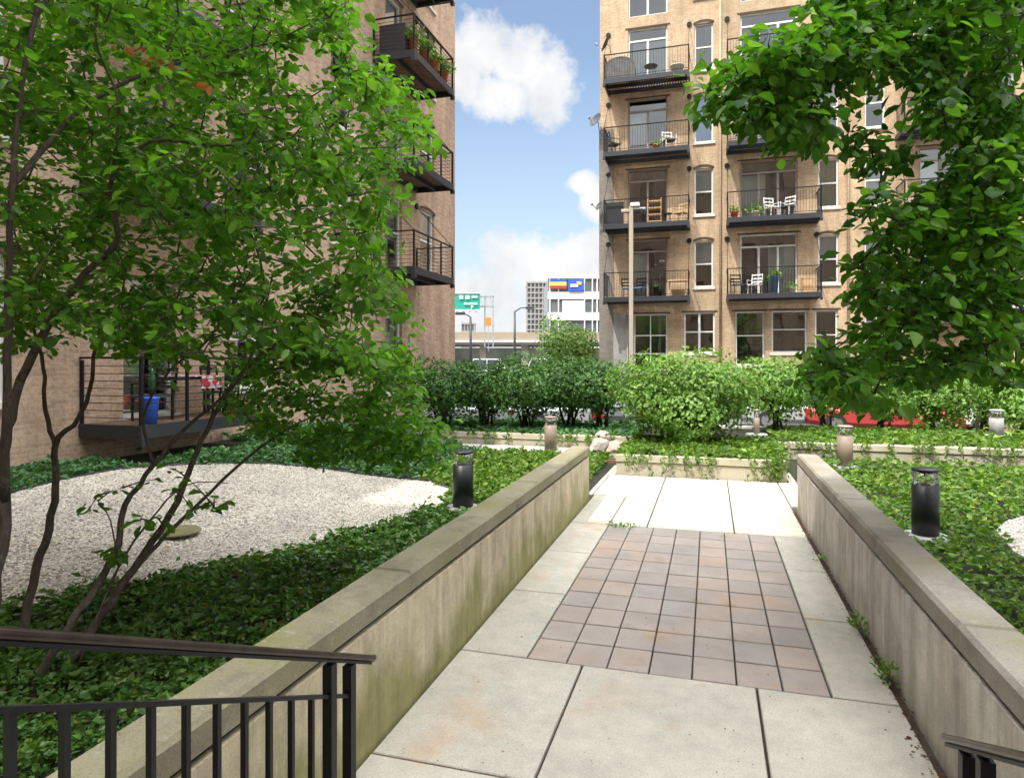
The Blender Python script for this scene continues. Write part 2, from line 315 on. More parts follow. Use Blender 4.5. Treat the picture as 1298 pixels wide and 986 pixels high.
class MB:
    """collects shapes; build() links them as ONE mesh object"""
    def __init__(s): s.v = []; s.f = []; s.sm = []
    def add(s, vs, fs, smooth=False):
        b = len(s.v); s.v += [tuple(p) for p in vs]
        for f in fs: s.f.append(tuple(b + i for i in f)); s.sm.append(smooth)
        return s
    def box(s, x0, x1, y0, y1, z0, z1):
        vs = [(x0, y0, z0), (x1, y0, z0), (x1, y1, z0), (x0, y1, z0), (x0, y0, z1), (x1, y0, z1), (x1, y1, z1), (x0, y1, z1)]
        return s.add(vs, [(3, 2, 1, 0), (4, 5, 6, 7), (0, 1, 5, 4), (1, 2, 6, 5), (2, 3, 7, 6), (3, 0, 4, 7)])
    def bbox(s, x0, x1, y0, y1, z0, z1, b=0.01):
        """box with chamfered upper edges"""
        vs = [(x0, y0, z0), (x1, y0, z0), (x1, y1, z0), (x0, y1, z0), (x0, y0, z1 - b), (x1, y0, z1 - b), (x1, y1, z1 - b), (x0, y1, z1 - b),
              (x0 + b, y0 + b, z1), (x1 - b, y0 + b, z1), (x1 - b, y1 - b, z1), (x0 + b, y1 - b, z1)]
        return s.add(vs, [(3, 2, 1, 0), (0, 1, 5, 4), (1, 2, 6, 5), (2, 3, 7, 6), (3, 0, 4, 7), (4, 5, 9, 8), (5, 6, 10, 9), (6, 7, 11, 10), (7, 4, 8, 11), (8, 9, 10, 11)])
    def bar(s, a, b, w, h=None, up=(0, 0, 1)):
        a = Vector(a); b = Vector(b); h = h or w
        d = (b - a).normalized(); up = Vector(up)
        if abs(d.dot(up)) > 0.98: up = Vector((0, 1, 0))
        x = d.cross(up).normalized(); y = x.cross(d)
        vs = [p + x * (sx * w / 2) + y * (sy * h / 2) for p in (a, b) for sx, sy in ((-1, -1), (1, -1), (1, 1), (-1, 1))]
        return s.add(vs, [(3, 2, 1, 0), (4, 5, 6, 7), (0, 1, 5, 4), (1, 2, 6, 5), (2, 3, 7, 6), (3, 0, 4, 7)])
    def tube(s, pts, rad, n=8, cap=True):
        pts = [Vector(p) for p in pts]
        if not hasattr(rad, '__len__'): rad = [rad] * len(pts)
        vs = []; fs = []
        ref = Vector((0.31, 0.2, 0.93))
        for k, p in enumerate(pts):
            d = (pts[min(k + 1, len(pts) - 1)] - pts[max(k - 1, 0)]).normalized()
            if abs(d.dot(ref)) > 0.97: ref = Vector((1, 0, 0))
            x = d.cross(ref).normalized(); y = d.cross(x)
            for j in range(n):
                t = 2 * PI * j / n
                vs.append(p + x * (math.cos(t) * rad[k]) + y * (math.sin(t) * rad[k]))
        for k in range(len(pts) - 1):
            for j in range(n):
                fs.append((k * n + j, k * n + (j + 1) % n, (k + 1) * n + (j + 1) % n, (k + 1) * n + j))
        s.add(vs, fs, True)
        if cap:
            b = len(s.v) - len(vs)
            s.f.append(tuple(b + j for j in range(n))); s.sm.append(False)
            s.f.append(tuple(b + (len(pts) - 1) * n + j for j in reversed(range(n)))); s.sm.append(False)
        return s
    def lathe(s, prof, c=(0, 0, 0), n=24, smooth=True, ex=1.0, ey=1.0):
        vs = []; fs = []
        for r, z in prof:
            for j in range(n):
                t = 2 * PI * j / n
                vs.append((c[0] + r * ex * math.cos(t), c[1] + r * ey * math.sin(t), c[2] + z))
        for k in range(len(prof) - 1):
            for j in range(n):
                fs.append((k * n + j, k * n + (j + 1) % n, (k + 1) * n + (j + 1) % n, (k + 1) * n + j))
        s.add(vs, fs, smooth)
        b = len(s.v) - len(vs)
        s.f.append(tuple(b + j for j in reversed(range(n)))); s.sm.append(False)
        s.f.append(tuple(b + (len(prof) - 1) * n + j for j in range(n))); s.sm.append(False)
        return s
    def prism(s, poly, z0, z1):
        n = len(poly)
        vs = [(p[0], p[1], z0) for p in poly] + [(p[0], p[1], z1) for p in poly]
        fs = [tuple(reversed(range(n))), tuple(range(n, 2 * n))] + [(i, (i + 1) % n, n + (i + 1) % n, n + i) for i in range(n)]
        return s.add(vs, fs)
    def build(s, name, mat, parent=None, world=True, loc=None):
        me = bpy.data.meshes.new(name)
        o = bpy.data.objects.new(name, me); COL.objects.link(o)
        vs = s.v
        if parent is not None:
            o.parent = parent
            if world:
                inv = wloc(parent).inverted(); vs = [tuple(inv @ Vector(p)) for p in vs]
        elif loc is not None:
            L = Vector(loc); vs = [tuple(Vector(p) - L) for p in vs]; o.location = L
        me.from_pydata(vs, [], s.f)
        bm = bmesh.new(); bm.from_mesh(me); bmesh.ops.recalc_face_normals(bm, faces=bm.faces)
        bm.to_mesh(me); bm.free()
        me.polygons.foreach_set('use_smooth', s.sm)
        me.materials.append(mat if not isinstance(mat, str) else M[mat])
        return o

def tri_mesh(name, V, T, mat, parent=None, loc=None, smooth=False):
    me = bpy.data.meshes.new(name); o = bpy.data.objects.new(name, me); COL.objects.link(o)
    V = np.asarray(V, dtype=np.float64)
    if parent is not None:
        o.parent = parent
        inv = np.array(wloc(parent).inverted()); V = V @ inv[:3, :3].T + inv[:3, 3]
    elif loc is not None:
        V = V - np.array(loc); o.location = loc
    me.vertices.add(len(V)); me.vertices.foreach_set('co', V.astype(np.float32).ravel())
    n = len(T); me.loops.add(n * 3); me.loops.foreach_set('vertex_index', T.astype(np.int32).ravel())
    me.polygons.add(n); me.polygons.foreach_set('loop_start', (np.arange(n) * 3).astype(np.int32))
    me.polygons.foreach_set('use_smooth', np.full(n, smooth))
    me.update(calc_edges=True)
    me.materials.append(mat if not isinstance(mat, str) else M[mat])
    return o

def tag(o, label=None, cat=None, group=None, kind=None):
    if label: o['label'] = label
    if cat: o['category'] = cat
    if group: o['group'] = group
    if kind: o['kind'] = kind
    return o
def empty(name, loc, label=None, cat=None, group=None, rz=0.0):
    o = bpy.data.objects.new(name, None); COL.objects.link(o)
    o.location = loc; o.rotation_euler = (0, 0, rz); o.empty_display_size = 0.2
    return tag(o, label, cat, group)
def copy_tree(o, parent=None, loc=None, rz=None):
    c = o.copy(); COL.objects.link(c)
    if parent is not None: c.parent = parent
    if loc is not None: c.location = loc
    if rz is not None: c.rotation_euler = (0, 0, rz)
    for ch in list(o.children): copy_tree(ch, c)
    return c

# leaf templates: x across, y along, z normal
OVAL = (np.array([(0, 0, 0), (-.26, .22, .05), (-.37, .52, .08), (-.22, .82, .03), (0, 1.0, -.06), (.22, .82, .03), (.37, .52, .08), (.26, .22, .05), (0, .5, -.02)]),
        np.array([(0, 8, 1), (1, 8, 2), (2, 8, 3), (3, 8, 4), (4, 8, 5), (5, 8, 6), (6, 8, 7), (7, 8, 0)]))
SMALL = (np.array([(0, 0, 0), (-.30, .42, .09), (0, 1.0, -.05), (.30, .42, .09), (0, .45, 0)]),
         np.array([(0, 4, 1), (1, 4, 2), (2, 4, 3), (3, 4, 0)]))
def norm(a): return a / np.maximum(np.linalg.norm(a, axis=1, keepdims=True), 1e-9)
def leaves(C, D, N, S, tmpl):
    """one leaf per row: centre C, direction D, normal N, size S"""
    D = norm(D); B = norm(np.cross(D, N)); N = np.cross(B, D)
    T, Fc = tmpl; k = len(T)
    V = C[:, None, :] + S[:, None, None] * (T[None, :, 0:1] * B[:, None, :] + T[None, :, 1:2] * D[:, None, :] + T[None, :, 2:3] * N[:, None, :])
    idx = Fc[None, :, :] + (np.arange(len(C)) * k)[:, None, None]
    return V.reshape(-1, 3), idx.reshape(-1, 3)
def in_poly(x, y, poly):
    poly = np.array([(p[0], p[1]) for p in poly]); inside = np.zeros(len(x), bool); j = len(poly) - 1
    for i in range(len(poly)):
        xi, yi = poly[i]; xj, yj = poly[j]
        c = ((yi > y) != (yj > y)) & (x < (xj - xi) * (y - yi) / (yj - yi + 1e-12) + xi)
        inside ^= c; j = i
    return inside
def wob(x, y, s=1.0, seed=0):
    return (np.sin(x * 1.7 * s + seed) * np.cos(y * 1.3 * s + seed * 2.1) + 0.6 * np.sin(x * 3.9 * s + y * 2.7 * s + seed) + 0.4 * np.cos(y * 6.3 * s - x * 5.1 * s + seed)) / 2.0

# ------------------------------------------------------------------ camera, light, sky
cam_d = bpy.data.cameras.new('camera'); cam = bpy.data.objects.new('camera', cam_d); COL.objects.link(cam)
cam.location = (0, 0, EYE); cam.rotation_euler = (math.radians(90), 0, TH)
cam_d.sensor_width = 36; cam_d.lens = F / 1298 * 36; cam_d.shift_y = -(493 - HV) / 1298
cam_d.clip_start = 0.05; cam_d.clip_end = 5000
SC.camera = cam
SX, SY = 0.27, 0.62                       # shadow shift per metre of height
sd = Vector((SX, SY, -1)).normalized()
sun_d = bpy.data.lights.new('sun', 'SUN'); sun = bpy.data.objects.new('sun', sun_d); COL.objects.link(sun)
sun_d.energy = 2.3; sun_d.angle = math.radians(0.5); sun_d.color = (1.0, 0.94, 0.84)
sun.rotation_euler = sd.to_track_quat('-Z', 'Y').to_euler(); sun.location = (0, 0, 40)
w = bpy.data.worlds.new('World'); SC.world = w; w.use_nodes = True
wt = w.node_tree; wt.nodes.clear()
class WN(NT):
    def __init__(s): s.t = wt
W = WN()
sky = W.n('ShaderNodeTexSky', sky_type='NISHITA'); sky.sun_disc = False
sky.sun_elevation = math.asin(-sd.z); sky.sun_rotation = math.atan2(-sd.x, -sd.y) % (2 * PI)
sky.air_density = 1.0; sky.dust_density = 1.6; sky.ozone_density = 1.5; sky.altitude = 100
dirv = W.n('ShaderNodeTexCoord').outputs['Generated']
sp = W.n('ShaderNodeSeparateXYZ'); W.l(dirv, sp.inputs[0])
az = W.math('ARCTAN2', sp.outputs[0], sp.outputs[1]); el = W.math('ARCSINE', sp.outputs[2])
nz = W.math('ADD', W.math('MULTIPLY', W.noise(dirv, 9.0, 9, 0.6, 0.3), .72), W.math('MULTIPLY', W.noise(dirv, 34.0, 8, 0.65, 0.2), .28))
nzc = W.math('MULTIPLY', W.math('SUBTRACT', nz, 0.5), 2.8)
def skyang(u, v):
    x, y = rdir(u); return math.atan2(x, y), math.atan2((HV - v) / F, math.hypot(x, y))
dens = None
for (u, v, ru, rv) in [(612, 66, 50, 44), (655, 84, 60, 56), (690, 110, 46, 54), (590, 90, 34, 52), (640, 120, 60, 40), (738, 232, 34, 20), (765, 250, 40, 30),
                       (668, 335, 72, 58), (610, 380, 105, 52), (732, 348, 90, 54), (560, 420, 200, 40), (800, 420, 200, 50),
                       (-200, 60, 230, 90), (1350, 90, 200, 90), (1000, -260, 240, 90)]:
    a0, e0 = skyang(u, v); sa = ru / F * 0.95; se = rv / F * 0.95
    da = W.math('DIVIDE', W.math('SUBTRACT', az, a0), sa); de = W.math('DIVIDE', W.math('SUBTRACT', el, e0), se)
    r2 = W.math('ADD', W.math('MULTIPLY', da, da), W.math('MULTIPLY', de, de))
    d = W.math('SUBTRACT', 1.0, W.math('POWER', r2, 0.5))
    dens = d if dens is None else W.math('MAXIMUM', dens, d)
# unseen cloud added as fill light over the sky outside the visible gap
far_noise = W.math('MULTIPLY', W.math('SUBTRACT', W.noise(dirv, 2.3, 3, 0.5), 0.40), 6.0)
faraway = W.math('GREATER_THAN', W.math('ABSOLUTE', W.math('SUBTRACT', az, skyang(668, 0)[0])), 0.55)
dens = W.math('MAXIMUM', dens, W.math('SUBTRACT', W.math('MULTIPLY', far_noise, faraway), W.math('SUBTRACT', 1.0, faraway)))
cl = W.math('ADD', dens, nzc)
mask = W.ramp(cl, [(0.0, 0.0), (0.14, .35), (0.3, .8), (0.55, 1.0)])
mask = W.math('MULTIPLY', mask, W.math('GREATER_THAN', sp.outputs[2], -0.02))
shade = W.ramp(W.noise(dirv, 14, 6, 0.55), [(0.34, (3.75, 3.8, 3.85)), (0.5, (4.3, 4.3, 4.25)), (0.62, (4.7, 4.65, 4.5))])
hz = W.ramp(W.math('ABSOLUTE', el), [(0.0, 0.75), (0.42, 0.16), (1.0, 0.04)])
skyc = W.mix(hz, W.mix(1.0, sky.outputs[0], (.86, .93, .95), 'MULTIPLY'), (3.6, 4.1, 4.5))
fill_glow = W.math('ADD', 1.0, W.math('MULTIPLY', W.math('MULTIPLY', faraway, W.ramp(el, [(0.5, 0.0), (0.95, 1.0)])), 8.0))     # unseen overhead cloud brightened as added fill light
gl_ = W.n('ShaderNodeCombineColor'); [W.l(fill_glow, gl_.inputs[i]) for i in range(3)]
shade = W.mix(1.0, shade, gl_.outputs[0], 'MULTIPLY')
skyc = W.mix(W.math('MULTIPLY', mask, 0.92), skyc, shade)
bg = W.n('ShaderNodeBackground', inp={'Strength': 0.12}); W.l(skyc, bg.inputs[0])
wo = W.n('ShaderNodeOutputWorld'); W.l(bg.outputs[0], wo.inputs[0])
SC.view_settings.view_transform = 'Standard'; SC.view_settings.look = 'None'
SC.view_settings.exposure = 0.92; SC.view_settings.gamma = 1.0
SC.cycles.max_bounces = 7; SC.cycles.diffuse_bounces = 3; SC.cycles.transparent_max_bounces = 12
SC.cycles.use_denoising = True; SC.cycles.sample_clamp_indirect = 8

# ------------------------------------------------------------------ ground
WLI, WLO = -1.83, -2.11      # left wall faces
WRI, WRO = 1.215, 1.49
WEND = 10.5
g = MB().add([(-900, -200, -0.14), (900, -200, -0.14), (900, 2500, -0.14), (-900, 2500, -0.14)], [(0, 1, 2, 3)])
tag(g.build('ground', 'asphalt'), kind='structure')
# paving bed under slabs
b = MB().box(WLI, WRI + 0.0, 2.3, WEND, -0.12, -0.035).box(-2.6, WRI + 0.6, WEND, 14.2, -0.12, -0.035)
tag(b.build('paving_bed', 'joint'), kind='structure')
s = MB(); gp = 0.009
def slab(x0, x1, y0, y1):
    s.bbox(x0 + gp, x1 - gp, y0 + gp, y1 - gp, -0.033, 0.0 + random.uniform(-0.002, 0.002), 0.006)
YT0, YT1 = 4.77, 8.97
TX0, TX1 = -1.295, 0.76
ys = [2.34, 3.37, YT0]
xs = [WLI + 0.01, -0.88, 0.30, WRI - 0.05]
for j in range(2):
    for i in range(3): slab(xs[i], xs[i + 1], ys[j], ys[j + 1])
for j in range(3):
    y0 = YT0 + 1.4 * j
    slab(WLI + 0.01, TX0, y0, y0 + 1.4); slab(TX1, WRI - 0.05, y0, y0 + 1.4)
yy = [YT1, 10.9, 12.95]
for j in range(2):
    for (x0, x1) in ((WLI + 0.01 - (0.6 if j else 0), -0.80 - 1.05 if j else -1.30), (-0.80 - 1.05 if j else -1.30, -0.80), (-0.80, 0.30), (0.30, WRI - 0.05)):
        slab(x0, x1, yy[j], yy[j + 1])
slab(WRI - 0.05, WRI + 0.7, 10.9, 12.95); slab(-2.6, -1.75, 12.95, 14.15); slab(1.36, 2.0, 12.95, 14.2)
tag(s.build('path', 'slab'), kind='structure')
s = MB()
cw = (TX1 - TX0) / 7; rh = (YT1 - YT0) / 11
for i in range(7):
    for j in range(11):
        q = 0.0055
        s.bbox(TX0 + cw * i + q, TX0 + cw * (i + 1) - q, YT0 + rh * j + q * 1.5, YT0 + rh * (j + 1) - q * 1.5, -0.03, -0.003 + random.uniform(-0.002, 0.002), 0.005)
tag(s.build('pavement', 'tile'), kind='structure')
# steps down from the landing the photographer stands on
s = MB()
for k in range(4):
    s.box(-1.32, 0.70, -3.0 if k == 3 else 1.25 + (3 - k) * 0.35 - 0.35, 1.25 + (3 - k) * 0.35, -0.1, 0.155 * (k + 1))
s.box(-9.0, -2.0, -3.0, 0.6, -0.1, 0.62).box(1.3, 9.0, -3.0, 0.6, -0.1, 0.62)
tag(s.build('stairs', 'slab'), kind='structure')

# garden soil: gravel bed shape
def bank(x, y):
    """garden level left of the path: rises as a bank towards the left building"""
    t = np.clip((-4.4 - x) / 4.2, 0, 1)
    return 0.02 + 0.50 * t * t * (3 - 2 * t)
def on_bank(u, v):
    z = 0.02
    for _ in range(30): p = ground(u, v, z); z = .5 * z + .5 * float(bank(p.x, p.y))
    return Vector((p.x, p.y, float(bank(p.x, p.y))))
GRAV = [on_bank(u, v) for u, v in [(-90, 655), (8, 630), (80, 611), (150, 598), (230, 592), (330, 590), (400, 595), (470, 605), (545, 612), (572, 622), (560, 645),
                                 (500, 666), (430, 686), (350, 704), (270, 722), (200, 735), (120, 754), (40, 772), (-90, 800)]]
def sheet(name, mat, x0, x1, y0, y1, n, m, zf, label=None):
    X, Y = np.meshgrid(np.linspace(x0, x1, n), np.linspace(y0, y1, m)); Z = zf(X, Y)
    V = np.stack([X, Y, Z], -1).reshape(-1, 3); T = []
    for j in range(m - 1):
        for i in range(n - 1):
            a = j * n + i; T += [(a, a + 1, a + n + 1), (a, a + n + 1, a + n)]
    return tag(tri_mesh(name, V, np.array(T), mat, smooth=True), kind='structure')
sheet('soil', 'soil', -9.84, WLI - .1, 0.6, 15.0, 60, 60, lambda X, Y: bank(X, Y))
sheet('soil', 'soil', WRO, 14.0, 0.6, 15.97, 40, 40, lambda X, Y: 0.02 + 0 * X)
# gravel
def bed(name, poly, mat, zf, step=.07):
    x0 = min(p[0] for p in poly); x1 = max(p[0] for p in poly); y0 = min(p[1] for p in poly); y1 = max(p[1] for p in poly)
    xs_ = np.arange(x0, x1, step); ys_ = np.arange(y0, y1, step); X, Y = np.meshgrid(xs_, ys_); n = len(xs_)
    V = np.stack([X, Y, zf(X, Y)], -1).reshape(-1, 3)
    J, I = np.meshgrid(np.arange(len(ys_) - 1), np.arange(n - 1), indexing='ij'); a = (J * n + I).ravel()
    k = in_poly(V[a, 0] + step / 2, V[a, 1] + step / 2, poly); a = a[k]
    T = np.concatenate([np.stack([a, a + 1, a + n + 1], 1), np.stack([a, a + n + 1, a + n], 1)])
    u_, inv = np.unique(T, return_inverse=True)
    return tag(tri_mesh(name, V[u_], inv.reshape(-1, 3), mat, smooth=True), kind='structure')
bed('gravel', [(p.x, p.y) for p in GRAV], 'gravel', lambda x, y: bank(x, y) + .03)
edge = MB().tube([Vector((p.x, p.y, p.z + 0.045)) for p in GRAV[0:10]], 0.018, 6)
tag(edge.build('garden_edging', 'black', loc=tuple(GRAV[4])), 'thin black edging strip along the far rim of the gravel bed', 'edging')
def pebbles(poly, n, z, zs=0.6):
    px = [p[0] for p in poly]; py = [p[1] for p in poly]
    x = RNG.uniform(min(px), max(px), n * 3); y = RNG.uniform(min(py), max(py), n * 3)
    k = in_poly(x, y, poly); x = x[k][:n]; y = y[k][:n]; n = len(x)
    O = np.array([(1, 0, 0), (0, 1, 0), (-1, 0, 0), (0, -1, 0), (0, 0, 1), (.6, .6, .5), (-.6, .6, .5), (-.6, -.6, .5), (.6, -.6, .5)], float)
    Fc = np.array([(0, 5, 8), (0, 1, 5), (1, 6, 5), (1, 2, 6), (2, 7, 6), (2, 3, 7), (3, 8, 7), (3, 0, 8), (4, 5, 6), (4, 6, 7), (4, 7, 8), (4, 8, 5)])
    R = RNG.uniform(0.006, 0.017, n); a = RNG.uniform(0, 2 * PI, n)
    ca, sa = np.cos(a), np.sin(a)
    P = O[None] * RNG.uniform(0.75, 1.25, (n, 9, 3)) * R[:, None, None] * np.array([1.25, 0.9, zs])
    X = P[..., 0] * ca[:, None] - P[..., 1] * sa[:, None] + x[:, None]; Y = P[..., 0] * sa[:, None] + P[..., 1] * ca[:, None] + y[:, None]
    zz = (z(x, y)[:, None] if callable(z) else z)
    V = np.stack([X, Y, P[..., 2] + zz], -1).reshape(-1, 3)
    T = (Fc[None] + (np.arange(n) * 9)[:, None, None]).reshape(-1, 3)
    return V, T
V, T = pebbles([(p.x, p.y) for p in GRAV], 46000, lambda x, y: bank(x, y) + .032)
tag(tri_mesh('pebbles', V, T, 'pebble'), 'loose pale pebbles of the large gravel bed under the left tree', 'gravel', kind='stuff')
pr = [ground(u, v) for u, v in [(1262, 684), (1275, 672), (1300, 664), (1400, 660), (1500, 700), (1450, 760), (1330, 740), (1285, 712)]]
gr = MB().prism([(p.x, p.y) for p in pr], 0.0, 0.12).build('gravel', 'gravel'); tag(gr, kind='structure')
V, T = pebbles([(p.x, p.y) for p in pr], 3500, 0.12)
tag(tri_mesh('pebbles', V, T, 'pebble'), 'patch of grey stones in the ground cover at the right edge', 'gravel', kind='stuff')
# flat disc (drain cover) on the gravel
c0 = on_bank(222, 679)
MBd = MB().lathe([(0.26, 0), (0.28, 0.012), (0.27, 0.024), (0.0, 0.027)], (c0.x, c0.y, c0.z + .04), 28)
tag(MBd.build('drain_cover', plain('mossy_disc', (0.16, 0.15, 0.07), 0.9, 0.3, 12), loc=tuple(c0)), 'small round olive disc lying flat on the gravel bed', 'drain cover')
for (u, v, r) in ((206, 702, .028), (262, 592, .022), (40, 700, .02)):
    p = on_bank(u, v)
    C = np.array([[p.x, p.y, p.z + .065]]); Vv, Tt = leaves(C, np.array([[1, .3, .1]]), np.array([[0, 0, 1.]]), np.array([r * 3]), OVAL)
    lab = {206: 'fallen orange leaf on the gravel below the olive disc', 262: 'fallen reddish leaf at the far rim of the gravel', 40: 'fallen brown leaf on the gravel near the left trunks'}[u]
    tag(tri_mesh('fallen_leaf', Vv, Tt, 'dead', loc=tuple(p)), lab, 'leaf', 'fallen leaves on the gravel')

# walks and retaining walls behind
s = MB()
for k in range(7): s.bbox(-9.6 + k * 1.1, -9.6 + (k + 1) * 1.1 - 0.012, 15.05, 15.95, -0.1, 0.10, 0.008)
tag(s.build('sidewalk', 'walk'), kind='structure')
def garden_wall(x0, x1, y, label, ret=None, side=None):
    body = MB().box(x0, x1, y, y + 0.24, -0.13, 0.245)
    if ret: 
        for xs_ in ret: body.box(xs_ if xs_ < 0 else xs_ - 0.24, xs_ + 0.24 if xs_ < 0 else xs_, y + 0.245, side, -0.13, 0.245)
    r = body.build('planter_wall', 'planter', loc=((x0 + x1) / 2, y, -0.13)); tag(r, label, 'planter wall')
    k = MB(); n = max(1, round((x1 - x0) / 1.6)); L = (x1 - x0 + 0.03) / n
    for i in range(n): k.bbox(x0 - 0.015 + i * L + 0.003, x0 - 0.015 + (i + 1) * L - 0.003, y - 0.03, y + 0.27, 0.262, 0.395, 0.012)
    if ret:
        for xs_ in ret: k.bbox((xs_ - .02) if xs_ < 0 else xs_ - 0.26, (xs_ + .26) if xs_ < 0 else xs_ + .02, y + 0.275, side, 0.262, 0.395, 0.012)
    k.build('coping', 'planter', r); return r
garden_wall(-1.73, 1.33, 12.97, 'low concrete planter wall at the end of the path, below the lit bush', ret=(-1.73, 1.33), side=15.9)
garden_wall(-9.2, -1.75, 16.0, 'shaded low concrete planter wall in front of the left shrubs')
garden_wall(1.36, 11.5, 15.95, 'sunlit low concrete planter wall with trailing ivy at right')
b = MB().box(-1.48, 1.08, 13.22, 15.94, -0.1, 0.36).box(-9.2, -1.75, 16.26, 19.2, -0.1, 0.36).box(-1.74, 1.35, 15.96, 19.2, -0.1, 0.355).box(1.36, 11.5, 16.22, 19.2, -0.1, 0.36)
tag(b.build('soil', 'soil'), kind='structure')
b = MB().bbox(-9.2, 11.5, 19.2, 19.4, -0.14, 0.42, 0.01)
tag(b.build('kerb', 'walk'), kind='structure')

# ------------------------------------------------------------------ path walls
def path_wall(inner, outer, mat, cmat, label, y0, y1, taper):
    def tp(mb):
        if taper: mb.v = [(inner + (x - inner) * (1 - .2 * min(1, max(0, (4.5 - y) / 2.8))) if x < inner else x, y, z) for x, y, z in mb.v]
        return mb
    lo, hi = min(inner, outer), max(inner, outer)
    r = MB(); n = 5; L = (y1 - y0) / n
    r.box(lo, hi, y0, y1, -0.12, 0.674)
    ro = tp(r).build('concrete_wall', mat, loc=(inner, (y0 + y1) / 2, -0.12)); tag(ro, label, 'wall')
    bmv = MB().box(lo + 0.045, hi - 0.045, y0 + 0.03, y1 - 0.03, 0.676, 0.713); tp(bmv).build('joint_line', 'darkjoint', ro)
    c = MB(); k = 3; Lk = (y1 + 0.02 - y0) / k
    for i in range(k):
        q = 0.0015
        c.bbox(lo - 0.002, hi + 0.002, y0 + i * Lk + q, y0 + (i + 1) * Lk - q, 0.715, 0.842, 0.022)
    tp(c).build('coping', cmat, ro)
path_wall(WLI, WLO, 'wall_l', 'cop_l', 'mossy yellowish concrete wall along the left side of the path', 0.62, WEND, True)
path_wall(WRI, WRO, 'wall_r', 'cop_r', 'greyish concrete wall along the right side of the path', 0.62, WEND, False)

# ------------------------------------------------------------------ stair railings
def stair_rail(x, label, y1=2.52, ye=-1.6):
    YB = 0.55
    zt = lambda y: 0.94 + (min(y1, 2.52) - max(y, YB)) * 0.457
    L = empty('stair_railing', (x, y1, 0), label, 'railing')
    MB().tube([(x, ye, zt(ye)), (x, YB, zt(YB)), (x, y1 - .004, zt(y1) + .002), (x, y1 + 0.012, zt(y1))], [0.0145, 0.0145, 0.0145, 0.0125], 12).build('handrail', 'handrail', L)
    MB().bar((x, YB, zt(YB) - 0.018), (x, y1 - 0.03, zt(y1 - .03) - 0.018), 0.026, 0.010).build('cap_strip', 'iron', L)
    MB().bar((x, ye, zt(ye) - 0.15), (x, YB, zt(YB) - 0.15), 0.022, 0.013).bar((x, YB, zt(YB) - 0.15), (x, y1 - 0.18, zt(y1 - .18) - 0.15), 0.022, 0.013).build('rail', 'iron', L)
    flo = lambda y: 0.0 if y > 2.3 else (0.155 if y > 1.95 else 0.31 if y > 1.6 else 0.465 if y > 1.25 else 0.62)
    for yp in (y1 - 0.19, y1 - 0.33):
        MB().box(x - 0.019, x + 0.019, yp - 0.019, yp + 0.019, flo(yp), zt(yp) - 0.03).build('post', 'iron', L)
    yb = y1 - 0.45
    while yb > ye:
        MB().box(x - 0.009, x + 0.009, yb - 0.008, yb + 0.008, flo(yb) + 0.09, zt(yb) - 0.15).build('baluster', 'iron', L)
        yb -= 0.118
    MB().bar((x, YB, 0.74), (x, 2.05, 0.24), 0.03, 0.014).bar((x, ye, 0.70), (x, YB, 0.74), 0.03, 0.014).build('bottom_rail', 'iron', L)
stair_rail(-1.35, 'black iron stair railing with balusters in the lower left corner')
stair_rail(0.745, 'black stair railing with rounded handrail end in the lower right corner')

# ------------------------------------------------------------------ bollards
def bollard(name, x, y, z, mat, label, h=0.90, r=0.145, grp='bollard lights in the garden beds'):
    L = empty(name, (x, y, z), label, 'bollard light', grp)
    MB().lathe([(0.25, 0), (0.25, 0.09), (0.235, 0.11), (0.0, 0.112)], (x, y, z), 28).build('footing', 'base', L)
    MB().lathe([(r, 0.115), (r, h - 0.20), (r - 0.012, h - 0.195)], (x, y, z), 32).build('body', mat, L)
    MB().lathe([(r - 0.014, h - 0.215), (r - 0.05, h - 0.19), (0.03, h - 0.165), (0.0, h - 0.165)], (x, y, z), 24).build('louvre', 'chrome', L)
    MB().lathe([(r - 0.008, h - 0.193), (r - 0.008, h - 0.036)], (x, y, z), 32).build('lens', 'lens', L)
    MB().lathe([(0.02, h - 0.10), (0.05, h - 0.065), (r - 0.02, h - 0.035), (r + 0.002, h - 0.034), (r + 0.002, h - 0.012), (r - 0.03, h), (0.0, h + 0.004)], (x, y, z), 32).build('cap', mat, L)
    for a in (0.3, 0.3 + 2 * PI / 3, 0.3 + 4 * PI / 3):
        MB().tube([(x + (r - .006) * math.cos(a), y + (r - .006) * math.sin(a), z + h - 0.2), (x + (r - .006) * math.cos(a), y + (r - .006) * math.sin(a), z + h - 0.03)], 0.006, 6).build('rod', 'tan', L)
p = at_depth(587, 0, 9.5); bollard('bollard_light', p.x, p.y, 0.02, 'black', 'black bollard light beside the left path wall')
p = at_depth(1173, 0, 7.95); bollard('bollard_light', p.x, p.y, 0.02, 'black', 'black bollard light with clear top behind the right path wall')
p = at_depth(698, 0, 15.6); bollard('bollard_light', p.x, p.y, 0.0, 'tan', 'tan bollard light beyond the far end of the left path wall')
p = at_depth(1071, 0, 13.2); bollard('bollard_light', p.x, p.y, 0.02, 'tan', 'tan bollard light beyond the far end of the right path wall')
p = at_depth(959, 0, 15.9); bollard('bollard_light', p.x, p.y, 0.36, 'tan', 'tan bollard light half hidden behind the lit round bush', h=.68, r=0.07)
p = at_depth(1263, 0, 15.6); bollard('bollard_light', p.x, p.y, 0.36, 'base', 'grey bollard light under the shrubs near the right edge', h=.7)

